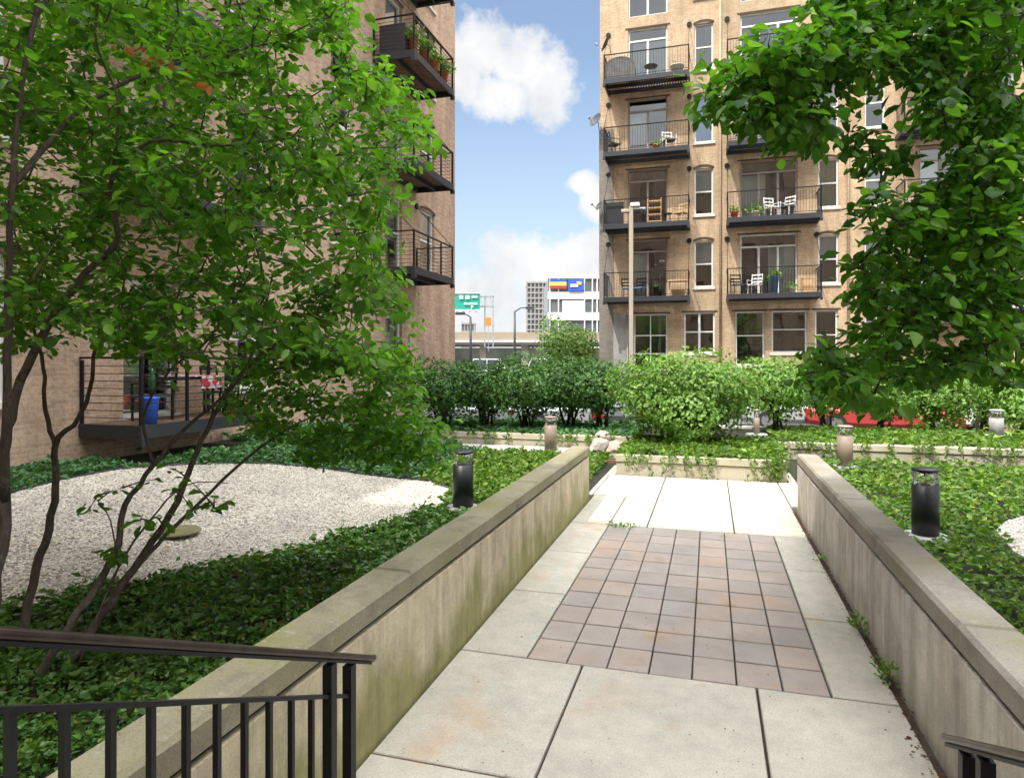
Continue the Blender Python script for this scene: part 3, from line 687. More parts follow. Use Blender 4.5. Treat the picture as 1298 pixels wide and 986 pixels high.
# rocks by the planter corner
def rock(x, y, z, r, mat, label, sq=(1, 1, .7), seed=1):
    bm = bmesh.new(); bmesh.ops.create_icosphere(bm, subdivisions=3, radius=r); rr = random.Random(seed)
    k = [(Vector((rr.uniform(-1, 1), rr.uniform(-1, 1), rr.uniform(-1, 1))).normalized(), rr.uniform(0.62, 0.9)) for _ in range(14)]
    for v in bm.verts:
        n = v.co.normalized(); d = 1.0
        for q, h in k: 
            c = n.dot(q)
            if c > h: d = min(d, h / c)
        v.co = n * r * d; v.co = Vector((v.co.x * sq[0], v.co.y * sq[1], v.co.z * sq[2]))
    me = bpy.data.meshes.new('boulder'); bm.to_mesh(me); bm.free(); me.materials.append(M[mat])
    o = bpy.data.objects.new('boulder', me); COL.objects.link(o); o.location = (x, y, z); o.rotation_euler = (0.2, 0.1, seed); tag(o, label, 'rock', 'boulders beside the planter')
p = at_depth(760, 0, 15.4); rock(p.x, p.y, 0.22, .30, 'rock', 'grey brown boulder behind the end of the left wall', seed=3)
p = at_depth(780, 0, 15.2); rock(p.x, p.y, 0.20, .27, 'rock2', 'pale pinkish boulder touching the planter corner', seed=5)
p = at_depth(768, 0, 16.3); rock(p.x, p.y - .1, 0.33, .28, 'rock', 'darker boulder above the other two', seed=9)
p = at_depth(766, 0, 14.75); tag(MB().bbox(-2.62, -1.78, 14.17, 14.27, -0.1, 0.10, .01).build('edging_board', 'timber', loc=(-2.2, 14.2, 0)), 'rusty brown edging board below the boulders', 'edging')

# ------------------------------------------------------------------ buildings
def facade(mb, x0, x1, z0, z1, holes, depth=0.28):
    """front wall on y=0 with true openings and reveals (outside is -y)"""
    xs_ = sorted({x0, x1} | {h[0] for h in holes} | {h[1] for h in holes}); zs_ = sorted({z0, z1} | {h[2] for h in holes} | {h[3] for h in holes})
    xs_ = [x for x in xs_ if x0 <= x <= x1]; zs_ = [z for z in zs_ if z0 <= z <= z1]
    for i in range(len(xs_) - 1):
        j = 0
        while j < len(zs_) - 1:
            cx = (xs_[i] + xs_[i + 1]) / 2
            def hole(jj):
                cz = (zs_[jj] + zs_[jj + 1]) / 2
                return any(h[0] < cx < h[1] and h[2] < cz < h[3] for h in holes)
            if hole(j): j += 1; continue
            k = j
            while k + 1 < len(zs_) - 1 and not hole(k + 1): k += 1
            mb.add([(xs_[i], 0, zs_[j]), (xs_[i + 1], 0, zs_[j]), (xs_[i + 1], 0, zs_[k + 1]), (xs_[i], 0, zs_[k + 1])], [(0, 1, 2, 3)])
            j = k + 1
    for a, b_, c, d in [h[:4] for h in holes]:
        mb.add([(a, 0, c), (b_, 0, c), (b_, 0, d), (a, 0, d), (a, depth, c), (b_, depth, c), (b_, depth, d), (a, depth, d)], [(0, 1, 5, 4), (2, 3, 7, 6), (1, 2, 6, 5), (3, 0, 4, 7)])

def window(parent, xc, z, w_, h_, kind='sash', fr='frame', cover=None, arch=False, lint=False):
    """child frame mesh with pane, sill, blind, interior. local: x along, -y outside"""
    d = 0.10
    f = MB(); t = 0.07
    f.box(-w_ / 2 + .002, -w_ / 2 + t, d, d + .09, .002, h_ - .002).box(w_ / 2 - t, w_ / 2 - .002, d, d + .09, .002, h_ - .002)
    f.box(-w_ / 2 + t, w_ / 2 - t, d, d + .09, .002, t).box(-w_ / 2 + t, w_ / 2 - t, d, d + .09, h_ - t, h_ - .002)
    bars = MB()
    def hb(zc, a=-w_ / 2 + t, b_=w_ / 2 - t, th=.05): f.box(a, b_, d + .005, d + .08, zc - th / 2, zc + th / 2)
    def vb(xc_, z0=t, z1=h_ - t, th=.05): f.box(xc_ - th / 2, xc_ + th / 2, d + .012, d + .075, z0, z1)
    if kind == 'sash': hb(h_ * .5, th=.06)
    elif kind == 'door':
        hb(h_ * .8, th=.08); n = 3 if w_ > 2.2 else 2
        for k in range(1, n): vb(-w_ / 2 + w_ * k / n, z1=h_ * .8 - .04, th=.09)
    elif kind == 'double':
        vb(0, th=.10)
        hb(h_ * .52, -w_ / 2 + t, -.05, .06); hb(h_ * .52, .05, w_ / 2 - t, .06)
    elif kind == 'quad':
        hb(h_ * .3); hb(h_ * .62); vb(0, t, h_ * .3 - .025); vb(0, h_ * .3 + .025, h_ * .62 - .025); vb(0, h_ * .62 + .025, h_ - t)
    elif kind == 'wide':
        hb(h_ * .55, th=.05)
    fo = f.build('window', fr, parent, world=False); fo.location = (xc, 0, z)
    MB().add([(-w_ / 2 + t, d + .05, t), (w_ / 2 - t, d + .05, t), (w_ / 2 - t, d + .05, h_ - t), (-w_ / 2 + t, d + .05, h_ - t)], [(0, 1, 2, 3)]).build('pane', 'glass', fo, world=False)
    if kind != 'door': MB().bbox(-w_ / 2 - .08, w_ / 2 + .08, -.07, d - .002, -.11, .004, .008).build('sill', 'sill', fo, world=False)
    if arch:
        a = MB(); n = 8; R = w_ / 2 + .04
        vs = []; 
        for k in range(n + 1):
            tt = k / n; x = -R + 2 * R * tt; zz = h_ - .03 + .10 * (1 - (2 * tt - 1) ** 2)
            vs += [(x, -.022, zz), (x, -.022, zz + .09), (x, .02, zz), (x, .02, zz + .09)]
        fs = []
        for k in range(n):
            q = 4 * k; fs += [(q, q + 4, q + 5, q + 1), (q + 1, q + 5, q + 7, q + 3), (q, q + 2, q + 6, q + 4)]
        a.add(vs, fs); a.build('lintel', 'lintel', fo, world=False)
    elif lint:
        MB().box(-w_ / 2 - .12, w_ / 2 + .12, -.02, .015, h_ + .002, h_ + .065).build('lintel', 'lintel', fo, world=False)
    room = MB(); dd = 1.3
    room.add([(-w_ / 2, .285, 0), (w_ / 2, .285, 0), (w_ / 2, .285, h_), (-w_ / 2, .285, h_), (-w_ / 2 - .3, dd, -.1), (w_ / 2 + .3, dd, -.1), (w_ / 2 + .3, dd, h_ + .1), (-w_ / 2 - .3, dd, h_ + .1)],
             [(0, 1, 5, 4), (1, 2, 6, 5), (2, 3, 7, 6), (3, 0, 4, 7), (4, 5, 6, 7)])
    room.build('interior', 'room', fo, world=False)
    if cover:
        cm, z0, z1 = cover[0], cover[1], cover[2]
        x0c, x1c = (cover[3], cover[4]) if len(cover) > 3 else (0, 1)
        c = MB(); n = 14; xa = -w_ / 2 + .04 + (w_ - .08) * x0c; xb = -w_ / 2 + .04 + (w_ - .08) * x1c
        vs = []
        for k in range(n + 1):
            x = xa + (xb - xa) * k / n; yy_ = .24 + (.015 * math.sin(k * 2.2) if cm == 'curtain' else 0)
            vs += [(x, yy_, h_ * z0), (x, yy_, h_ * z1)]
        c.add(vs, [(2 * k, 2 * k + 2, 2 * k + 3, 2 * k + 1) for k in range(n)], True)
        c.build('curtain' if cm == 'curtain' else 'blind', cm, fo, world=False)
    return fo

def balcony(parent, xc, z, L, out, rails='bars', rods=True):
    """child: steel frame > deck, railing, tie rods. z = top of deck"""
    f = MB(); x0, x1 = -L / 2, L / 2
    f.box(x0, x1, -out, -out + .07, -.2, .012).box(x0, x0 + .07, -out + .072, -.002, -.2, .012).box(x1 - .07, x1, -out + .072, -.002, -.2, .012)
    f.box(x0 + .08, x1 - .08, -.10, -.004, -.19, -.03); f.box(x0 + .08, x1 - .08, -out * .55, -out * .55 + .06, -.19, -.03)
    f.box(x0 - .02, x0 + .09, -out - .03, -out + .1, -.32, -.202).box(x1 - .09, x1 + .02, -out - .03, -out + .1, -.32, -.202)
    fo = f.build('balcony', 'steel', parent, world=False); fo.location = (xc, 0, z)
    dk = MB(); x = x0 + .085
    while x < x1 - .15:
        dk.box(x, x + .094, -out + .08, -.012, -.018, .004); x += .118
    dk.build('deck', 'deck', fo, world=False)
    r = MB(); H = 1.07; yo = -out + .035
    for xx in (x0 + .035, x1 - .035): r.box(xx - .025, xx + .025, yo - .025, yo + .025, .013, H)
    if rails == 'cable':
        for xx in (x0 + L * .34, x0 + L * .67): r.box(xx - .022, xx + .022, yo - .022, yo + .022, .013, H - .02)
        for xx in (x0 + .035, x1 - .035): r.box(xx - .022, xx + .022, -.06, -.016, .013, H - .02)
        for k in range(1, 9):
            zz = H * k / 9
            r.tube([(x0 + .035, yo, zz), (x1 - .035, yo, zz)], .007, 5).tube([(x0 + .035, yo, zz), (x0 + .035, -.03, zz)], .007, 5).tube([(x1 - .035, yo, zz), (x1 - .035, -.03, zz)], .007, 5)
    else:
        n = int(L / .115)
        for k in range(1, n): 
            xx = x0 + .035 + (L - .07) * k / n; r.box(xx - .006, xx + .006, yo - .006, yo + .006, .10, H - .03)
        m = int(out / .115)
        for k in range(1, m):
            for xx in (x0 + .035, x1 - .035): yk = yo * (1 - k / m); r.box(xx - .006, xx + .006, yk - .006, yk + .006, .10, H - .03)
        r.box(x0 + .06, x1 - .06, yo - .012, yo + .012, .085, .10)
    r.box(x0, x1, yo - .03, yo + .03, H, H + .035).box(x0 + .01, x0 + .06, yo + .032, -.01, H, H + .035).box(x1 - .06, x1 - .01, yo + .032, -.01, H, H + .035)
    r.build('railing', 'iron', fo, world=False)
    if rods:
        for xx in (x0 + .04, x1 - .04):
            q = MB().tube([(xx, yo, H + .02), (xx, -.03, 2.55)], .012, 6)
            q.add(*_disc(xx, -.035, 2.58, .11)); q.build('tie_rod', 'iron', fo, world=False)
    return fo
def _disc(x, y, z, r, n=14):
    vs = [(x + r * math.cos(2 * PI * k / n), yy_, z + r * math.sin(2 * PI * k / n)) for yy_ in (y - .03, y + .03) for k in range(n)]
    return vs, [tuple(range(n)), tuple(range(2 * n - 1, n - 1, -1))] + [(k, (k + 1) % n, n + (k + 1) % n, n + k) for k in range(n)]

STO = 3.24
FL = [5.02 + STO * k for k in range(5)]          # balcony floor levels
# ---- right building (front faces -Y)
RX0, RX1, RY = -4.93, 17.0, 31.2
RH = 23.0
rb = empty('apartment_building', (RX0, RY, 0), 'buff brick apartment block with steel balconies behind the lit bush', 'building')
def rx(u): x, y = rdir(u); return RY * x / y - RX0
def rz(u, v): return on_y(u, v, RY).z
holes = []; wins = []
dcols = [(rx(796), rx(846)), (rx(938), rx(1011)), (rx(1165), rx(1222))]
ncols = [(rx(880), rx(904)), (rx(1037), rx(1063)), (rx(1096), rx(1122)), (rx(1262), rx(1286))]
rr = random.Random(4)
for k, z in enumerate(FL):
    for ci, (a, b_) in enumerate(dcols):
        holes.append((a, b_, z + .03, z + 2.72)); wins.append(('door', a, b_, z + .03, 2.69, k, ci))
    for ci, (a, b_) in enumerate(ncols):
        zz = z + .48; holes.append((a, b_, zz, zz + 2.08)); wins.append(('sash', a, b_, zz, 2.08, k, ci))
for (u0, u1, z0, z1, kd) in [(803, 846, 1.75, 4.35, 'quad'), (867, 906, 2.55, 4.38, 'double'), (932, 969, 2.0, 4.38, 'wide'), (978, 1023, 2.55, 4.38, 'wide'), (1033, 1062, 2.0, 4.38, 'wide'), (1096, 1130, 2.0, 4.38, 'double'), (1160, 1230, 2.0, 4.38, 'double')]:
    holes.append((rx(u0), rx(u1), z0, z1)); wins.append((kd, rx(u0), rx(u1), z0, z1 - z0, -1, u0))
f = MB(); W_ = RX1 - RX0
facade(f, 0, W_, -.13, RH, holes)
f.add([(0, 0, -.13), (0, 14, -.13), (0, 14, RH), (0, 0, RH), (W_, 0, -.13), (W_, 14, -.13), (W_, 14, RH), (W_, 0, RH)], [(0, 3, 2, 1), (4, 5, 6, 7), (1, 2, 6, 5), (3, 7, 6, 2)])
f.build('wall', 'brick_r', rb, world=False)
MB().box(-.1, W_ + .1, -.12, 14, RH, RH + .35).build('cornice', 'sill', rb, world=False)
# corner strip, shade and weathering put into its grey colour, with a drain pipe
MB().box(-.03, .62, -.05, -.002, -.13, rz(766, 165)).build('shaded_corner_strip', 'brick_worn_shaded', rb, world=False)
MB().box(.625, 1.22, -.035, -.002, -.13, 4.4).build('grey_panel', plain('grey_render', (0.34, 0.33, 0.32), .9, .2, 1.5), rb, world=False)
for xx in (1.28, 1.42): MB().tube([(xx, -.07, -.1), (xx, -.07, 4.5)], .045, 8).build('pipe', 'base', rb, world=False)
for (kd, a, b_, z, h, k, ci) in wins:
    fr = 'frame'; cov = None
    if kd == 'door':
        fr = 'frame' if k >= 3 or ci == 1 and k < 1 else 'frame_d'
        cov = rr.choice([('blind', 0, .78, 0, .45), ('curtain', 0, .78, .02, .3), ('blind', 0, .78, .5, .98), None])
        if ci == 0: cov = ('blind', 0, .78, 0, .5) if k in (0, 2) else ('blind', 0, .78, .1, .98) if k == 3 else None
    elif kd == 'sash':
        cov = ('blind', .5, 1.0) if (ci == 0 and k in (0, 1)) else ('curtain', 0, 1) if (ci == 1 and k == 1) or (ci == 0 and k == 2) or (ci == 2 and k == 1) else rr.choice([('blind', .42, 1), None, ('blind', .6, 1)])
        if k >= 3: cov = None
        if k == 3 and ci == 2 or k == 2 and ci == 2: cov = ('blind', .45, 1)
    elif kd == 'wide': fr = 'frame'
    window(rb, (a + b_) / 2, z, b_ - a, h, kd, fr, cov, arch=(kd == 'sash'), lint=(kd != 'sash'))
bx = [(rx(772) + rx(873)) / 2, (rx(926) + rx(1030)) / 2, (rx(1150) + rx(1250)) / 2]
BO = 1.35
for k, z in enumerate(FL):
    for xx in bx if k < 4 else (): balcony(rb, xx, z, 3.72, BO)
# downpipe of the facade
for uu in (913, 1075): MB().tube([(rx(uu), -.08, 0), (rx(uu), -.08, RH)], .05, 8).build('downspout', 'brick_r', rb, world=False)
def RW(xl, yl, z): return (RX0 + xl, RY + yl, z)

# ---- left building (front faces +X)
LX = -9.87; LY1 = 25.3; LH = 17.4
lb = empty('apartment_building', (LX, 0, 0), 'tan brick apartment block behind the left tree, with dark cable railed balconies', 'building', rz=PI / 2)
LF = [1.15] + FL[:4]
lh = []; lw = []
for base in (8.5, 18.4):
    for k, z in enumerate(LF):
        dz = 2.5
        lh.append((base + .85, base + 2.05, z + .03, z + dz)); lw.append(('door1', base + .85, base + 2.05, z + .03, dz - .03, k, base))
        for (a, b_) in ((base - 2.35, base - 1.15), (base + 3.5, base + 4.8)):
            if k == 0 and base > 10: continue
            lh.append((a, b_, z + .45, z + 2.6)); lw.append(('sash', a, b_, z + .45, 2.15, k, base))
for (a, b_) in ((1.2, 2.4), (3.0, 4.2)):
    for z in LF: lh.append((a, b_, z + .45, z + 2.6)); lw.append(('sash', a, b_, z + .45, 2.15, 0, 0))
f = MB(); facade(f, -4, LY1, -.13, LH, lh)
f.add([(-4, 0, -.13), (-4, 14, -.13), (-4, 14, LH), (-4, 0, LH), (LY1, 0, -.13), (LY1, 14, -.13), (LY1, 14, LH), (LY1, 0, LH)], [(0, 3, 2, 1), (4, 5, 6, 7), (1, 2, 6, 5), (3, 7, 6, 2)])
f.build('wall', 'brick_l', lb, world=False)
MB().box(-4.1, LY1 + .06, -.06, 14, LH, LH + .25).build('cornice', 'sill', lb, world=False)
for (kd, a, b_, z, h, k, base) in lw:
    if kd == 'door1':
        window(lb, (a + b_) / 2, z, b_ - a, h, 'sash' if False else 'wide', 'frame', ('blind', 0, 1) if k in (2, 3) else ('curtain', 0, 1, 0, .5), lint=True)
    else:
        window(lb, (a + b_) / 2, z, b_ - a, h, 'sash', 'frame', rr.choice([('blind', .5, 1), None, ('curtain', 0, 1, 0, .4), None]), arch=True)
for k, z in enumerate(LF):
    balcony(lb, 8.5 + 1.45, z, 2.95, 1.28, 'cable', rods=k > 0)
    if k > 0: balcony(lb, 18.4 + 1.6, z, 3.2, 1.4, 'cable', rods=k < 4)
# ---- annex right
ax, ay, ah = 8.4, 23.0, 3.55
an = empty('brick_annex', (ax, ay, 0), 'low buff brick annex with dark canopy roof at the right edge', 'building')
def shell(mb, x0, x1, y0, y1, z0, z1): mb.box(x0, x1, y0, y1, z0, z1)
MB().box(ax, ax + 12, ay, RY - .01, -.13, ah).build('wall', 'brick_r', an)
MB().add([(ax - .5, ay - .6, ah), (ax + 12, ay - .6, ah), (ax + 12, RY - .02, ah), (ax - .5, RY - .02, ah), (ax - .5, ay - .6, ah + .16), (ax + 12, ay - .6, ah + .16), (ax + 12, RY - .02, ah + .9), (ax - .5, RY - .02, ah + .9)],
         [(3, 2, 1, 0), (4, 5, 6, 7), (0, 1, 5, 4), (1, 2, 6, 5), (2, 3, 7, 6), (3, 0, 4, 7)]).build('roof', 'canopy', an)
MB().tube([(ax + 1.35, ay - .07, 0), (ax + 1.35, ay - .07, ah - .01)], .05, 8).build('downspout', 'brown', an)
# ---- building behind the photographer, whose roof casts the shade over the garden
BY = -5.0; BH = (9.05 - BY) / SY
bb = empty('rear_building', (0, BY, 0), 'tall brick block behind the photographer shading the garden', 'building')
f = MB(); bh = []
for i in range(10):
    for z in [1.2 + 3.4 * k for k in range(6)]: bh.append((-9 + i * 2.4, -7.8 + i * 2.4, z, z + 2.0))
fz = MB(); facade(fz, -12, 16.5, -.13, BH, bh)
fz.v = [(-x, BY - y, z) for x, y, z in fz.v]
fz.box(-16.5, 12, BY - 14, BY - .3, -.13, BH - .01)
fz.build('wall', 'backbrick', bb)

# ------------------------------------------------------------------ balcony things
def potted(x, y, z, r, h, label, mat='terra', leafm='leaf_b', n=60, rad=.25, grp='plant pots on the balconies'):
    L = empty('potted_plant', (x, y, z), label, 'potted plant', grp)
    MB().lathe([(r * .7, 0), (r, h), (r * 1.08, h), (r * 1.08, h - .03), (r * .85, h - .03), (0, h - .035)], (x, y, z), 16).build('pot', mat, L)
    a = RNG.normal(size=(n, 3)); a[:, 2] = np.abs(a[:, 2]); a = norm(a) * rad * RNG.uniform(.3, 1, (n, 1)) + np.array([x, y, z + h])
    V, T = leaves(a, RNG.normal(size=(n, 3)), RNG.normal(size=(n, 3)) + [0, 0, 1], RNG.uniform(.10, .2, n), SMALL)
    tri_mesh('foliage', V, T, leafm, L)
def chair(x, y, z, rz_, label, frame='frame', seat='bluecloth', grp='chairs on the balconies'):
    L = empty('patio_chair', (0, 0, 0), label, 'chair', grp)
    MB().bbox(-.24, .24, -.24, .24, .40, .45, .01).build('seat', seat, L)
    MB().bar((-.22, .24, .45), (-.22, .32, .92), .03).bar((.22, .24, .45), (.22, .32, .92), .03).bar((-.22, .32, .88), (.22, .32, .88), .03, .06).bar((-.22, .29, .72), (.22, .29, .72), .02, .06).bar((-.22, .27, .58), (.22, .27, .58), .02, .06).build('backrest', frame, L)
    for sx in (-.22, .22):
        for sy in (-.22, .22): MB().bar((sx, sy, 0), (sx, sy, .40), .03).build('leg', frame, L)
    for sx in (-.25, .25): MB().bar((sx, -.2, .64), (sx, .28, .64), .04, .02).bar((sx, -.2, .45), (sx, -.2, .63), .025).build('armrest', frame, L)
    L.location = (x, y, z); L.rotation_euler = (0, 0, rz_)
def table(x, y, z, label, mat='steel', r=.3, h=.55, grp='tables on the balconies'):
    L = empty('side_table', (x, y, z), label, 'table', grp)
    MB().lathe([(r, h - .03), (r, h), (0, h + .002)], (x, y, z), 20).build('tabletop', mat, L)
    for a in (0.5, 2.1, 3.7, 5.2): MB().bar((x + r * .6 * math.cos(a), y + r * .6 * math.sin(a), z + h - .03), (x + r * .9 * math.cos(a), y + r * .9 * math.sin(a), z), .025).build('leg', mat, L)
def bpos(col, k, t, out=.7):
    """t in 0..1 along balcony"""
    x = RX0 + bx[col] - 1.75 + 3.5 * t; return x, RY - out, FL[k] + .006
x, y, z = bpos(0, 3, .17, .95)
gl = empty('covered_grill', (x, y, z), 'grey domed cover over a grill on the top left balcony of the buff block', 'grill')
cov = MB(); n = 14; prof = []
for k in range(n + 1):
    t = PI * k / n; prof.append((x - .68 * math.cos(t), z + .55 + .42 * math.sin(t)))
vs = [(x - .68, y - .3, z + .04), (x - .68, y + .3, z + .04)]
for (px_, pz_) in prof: vs += [(px_, y - .3, pz_), (px_, y + .3, pz_)]
vs += [(x + .68, y - .3, z + .04), (x + .68, y + .3, z + .04)]
m_ = len(vs) // 2
fs = [(2 * k, 2 * k + 1, 2 * k + 3, 2 * k + 2) for k in range(m_ - 1)] + [tuple(2 * k for k in range(m_)), tuple(2 * k + 1 for k in reversed(range(m_)))]
cov.add(vs, fs).build('cover', plain('grey_cover', (.13, .13, .13), .8, .3, 5), gl)
MB().tube([(x - .55, y - .2, z + .05), (x - .55, y + .2, z + .05)], .05, 10).tube([(x + .55, y - .2, z + .05), (x + .55, y + .2, z + .05)], .05, 10).build('wheel', 'rubber', gl)
x, y, z = bpos(0, 3, .55); table(x, y, z, 'dark low table on the top left balcony beside the grill cover', h=.62)
x, y, z = bpos(0, 3, .88, 1.0); potted(x, y, z, .3, .35, 'wide bowl planter at the right end of the top left balcony', 'frame', n=30)
x, y, z = bpos(0, 2, .08, .9); chair(x, y, z, 2.2, 'dark folding chair at the left end of the second highest balcony', 'steel', 'steel')
x, y, z = bpos(0, 2, .78, .8); chair(x, y, z, .4, 'white chair on the second highest balcony below the grill', 'frame', 'wicker')
x, y, z = bpos(0, 2, .62, .8); potted(x, y, z, .16, .3, 'small leafy pot beside the white chair, second highest balcony', n=40)
# row 1 (y~270)
x, y, z = bpos(0, 1, .10, 1.1)
tag(MB().box(x - .36, x + .42, y - .03, y + .02, z, z + 1.02).box(x - .36, x - .30, y + .021, y + .5, z, z + 1.02).build('privacy_screen', 'charcoal', loc=(x, y, z)), 'dark privacy screen filling the left end of the balcony behind the lamp pole', 'screen')
x, y, z = bpos(0, 1, .60, .7)
sh = empty('wooden_shelf', (x, y, z), 'pale wooden slatted shelf on the balcony right of the lamp pole', 'shelf')
for k in range(4): MB().box(x - .3, x + .3, y - .15, y + .15, z + .12 + k * .3, z + .16 + k * .3).build('shelf_board', 'wood', sh)
for sx in (-.29, .29): MB().box(x + sx - .02, x + sx + .02, y - .172, y - .152, z, z + 1.15).build('upright', 'wood', sh)
x, y, z = bpos(0, 1, .76, .8); table(x, y, z, 'small black table beside the pale wooden shelf', 'iron', .2, .45)
x, y, z = bpos(0, 1, .92, .8); chair(x, y, z, -.5, 'pale wooden chair at the right end of the shelf balcony', 'wood', 'wood')
# row 0
x, y, z = bpos(0, 0, .26, .8); chair(x, y, z, .3, 'blue cushioned chair on the lowest balcony behind the lamp pole', 'iron', 'bluecloth')
x, y, z = bpos(0, 0, .40, .8); chair(x, y, z, -.3, 'second blue cushioned chair, right of the lamp pole on the lowest balcony', 'iron', 'bluecloth')
x, y, z = bpos(0, 0, .62, .9); potted(x, y, z, .14, .45, 'tall dark pot on the lowest balcony right of the blue chairs', 'iron', 'leaf_h', 20, .15)
x, y, z = bpos(0, 0, .88, .5)
tb = empty('folding_table', (x, y, z), 'pale folding table on the lowest balcony at its right end', 'table')
MB().bbox(x - .42, x + .42, y - .3, y + .3, z + .70, z + .74, .008).build('tabletop', 'wood', tb)
for sx in (-.36, .36): MB().bar((x + sx, y - .25, z), (x + sx, y + .25, z + .7), .03).bar((x + sx, y + .25, z), (x + sx, y - .25, z + .7), .03).build('leg', 'wood', tb)
# column two
x, y, z = bpos(1, 1, .06, 1.0); potted(x, y, z, .16, .3, 'orange pot with leaves at the left end of the middle balcony, second column', n=40)
x, y, z = bpos(1, 1, .3, .8); potted(x, y, z, .15, .3, 'white pot with a bushy plant on the middle balcony, second column', 'frame', n=90, rad=.35)
x, y, z = bpos(1, 1, .5, .8); chair(x, y, z, .5, 'white chair in the middle of the middle balcony, second column', 'frame', 'frame')
x, y, z = bpos(1, 1, .66, .8); chair(x, y, z, -.6, 'white chair right of its twin on the middle balcony, second column', 'frame', 'wicker')
x, y, z = bpos(1, 0, .10, .9); chair(x, y, z, .3, 'navy cushioned chair at the left end of the lowest balcony, second column', 'iron', 'navy')
x, y, z = bpos(1, 0, .30, .7); chair(x, y, z, -.4, 'white lounge chair on the lowest balcony, second column', 'frame', 'frame')
x, y, z = bpos(1, 0, .52, .95); potted(x, y, z, .17, .75, 'tall blue pot with a yellow green plant on the lowest balcony, second column', 'bluecloth', n=70, rad=.32)
x, y, z = bpos(1, 0, .72, .95); potted(x, y, z, .12, .25, 'small white pot near the tall blue pot on the lowest balcony', 'frame', n=40)
x, y, z = bpos(1, 0, .90, .6)
tag(MB().bbox(x - .22, x + .22, y - .2, y + .2, z, z + .62, .02).box(x - .23, x + .23, y - .21, y + .21, z + .622, z + .68).build('storage_box', 'wood', loc=(x, y, z)), 'pale wooden storage box at the right end of the lowest balcony, second column', 'box')
x, y, z = bpos(1, 2, .15, .8); chair(x, y, z, .2, 'grey chair on the second column balcony partly behind leaves', 'galv', 'bluecloth')
x, y, z = bpos(1, 2, .5, .8); table(x, y, z, 'white table on the second column balcony partly behind leaves', 'frame', .35, .6)
x, y, z = bpos(1, 3, .35, .8); chair(x, y, z, .2, 'white chair on the top balcony of the second column behind leaves', 'frame', 'frame')
# left building balcony things
def lpos(base, L, t, k, out=.7): return LX + out, base + L * t, LF[k] + .006
for i, t in enumerate((.12, .38, .62, .88)):
    x, y, z = lpos(18.4, 3.2, t, 3, 1.18)
    lab = ['leafy planter at the near end of the upper left balcony', 'leafy planter second from the near end of the upper left balcony', 'leafy planter third along the upper left balcony', 'leafy planter at the far corner of the upper left balcony'][i]
    potted(x, y, z, .15, .5, lab, 'terra', 'leaf_b', 130, .38, 'planters on the upper left balcony')
x, y, z = lpos(18.4, 3.2, .1, 3, .6)
tag(MB().bbox(x - .4, x + .45, y - .25, y + .15, z, z + .9, .02).build('storage_box', 'charcoal', loc=(x, y, z)), 'black storage box at the near end of the upper left balcony', 'box')
x, y, z = lpos(8.5, 2.95, .12, 0, 1.05)
bn = empty('recycling_bin', (x, y, z), 'blue bin on the ground floor deck behind the left trunks', 'bin')
MB().lathe([(.12, 0), (.15, .38), (.16, .40), (.0, .401)], (x, y, z), 18).build('body', 'blue', bn)
MB().lathe([(.165, .402), (.165, .43), (.05, .46), (0, .461)], (x, y, z), 18).build('lid', 'blue', bn)
x, y, z = lpos(8.5, 2.95, .16, 0, 1.02)
tag(MB().lathe([(.05, 0), (.05, .3), (.02, .38), (.02, .44), (.0, .441)], (x - .12, y + .1, z + .46), 14).build('bottle', 'darkgreen', loc=(x, y, z + .46)), 'tall green bottle standing above the blue bin', 'bottle')
x, y, z = lpos(8.5, 2.95, .86, 0, 1.0)
tag(MB().lathe([(.16, 0), (.22, .2), (.23, .22), (.19, .22), (.0, .2)], (x, y, z), 20, ex=1, ey=1.4).build('flower_bowl', 'terra', loc=(x, y, z)), 'orange bowl at the far end of the ground floor deck', 'bowl')
x, y, z = lpos(8.5, 2.95, .55, 0, .5)
tt = empty('patio_table', (x, y, z), 'table covered with a red and white cloth on the ground floor deck', 'table')
MB().bbox(x - .35, x + .35, y - .6, y + .6, z + .70, z + .74, .01).build('tabletop', 'iron', tt)
for sx in (-.3, .3):
    for sy in (-.5, .5): MB().bar((x + sx, y + sy, z), (x + sx, y + sy, z + .7), .035).build('leg', 'iron', tt)
t = NT('red_white_cloth'); rw = t.done(t.bsdf(t.ramp(t.noise(t.pos(), 7, 2, .5), [(.47, (.42, .03, .06)), (.52, (.6, .56, .54))]), .9))
tag(MB().bbox(x - .38, x + .38, y - .1, y + .64, z + .745, z + .757, .003).box(x + .381, x + .39, y + .1, y + .64, z + .52, z + .757).build('tablecloth', rw, loc=(x, y, z + .74)), 'red and white patterned cloth hanging off the deck table', 'cloth')
for i, t_ in enumerate((.32, .9)):
    x, y, z = lpos(8.5, 2.95, t_, 0, .55); chair(x, y, z, PI / 2 if i else -PI / 2, ['dark chair near the blue bin on the ground floor deck', 'dark chair at the far end of the ground floor deck'][i], 'iron', 'wicker', 'chairs on the ground floor deck')

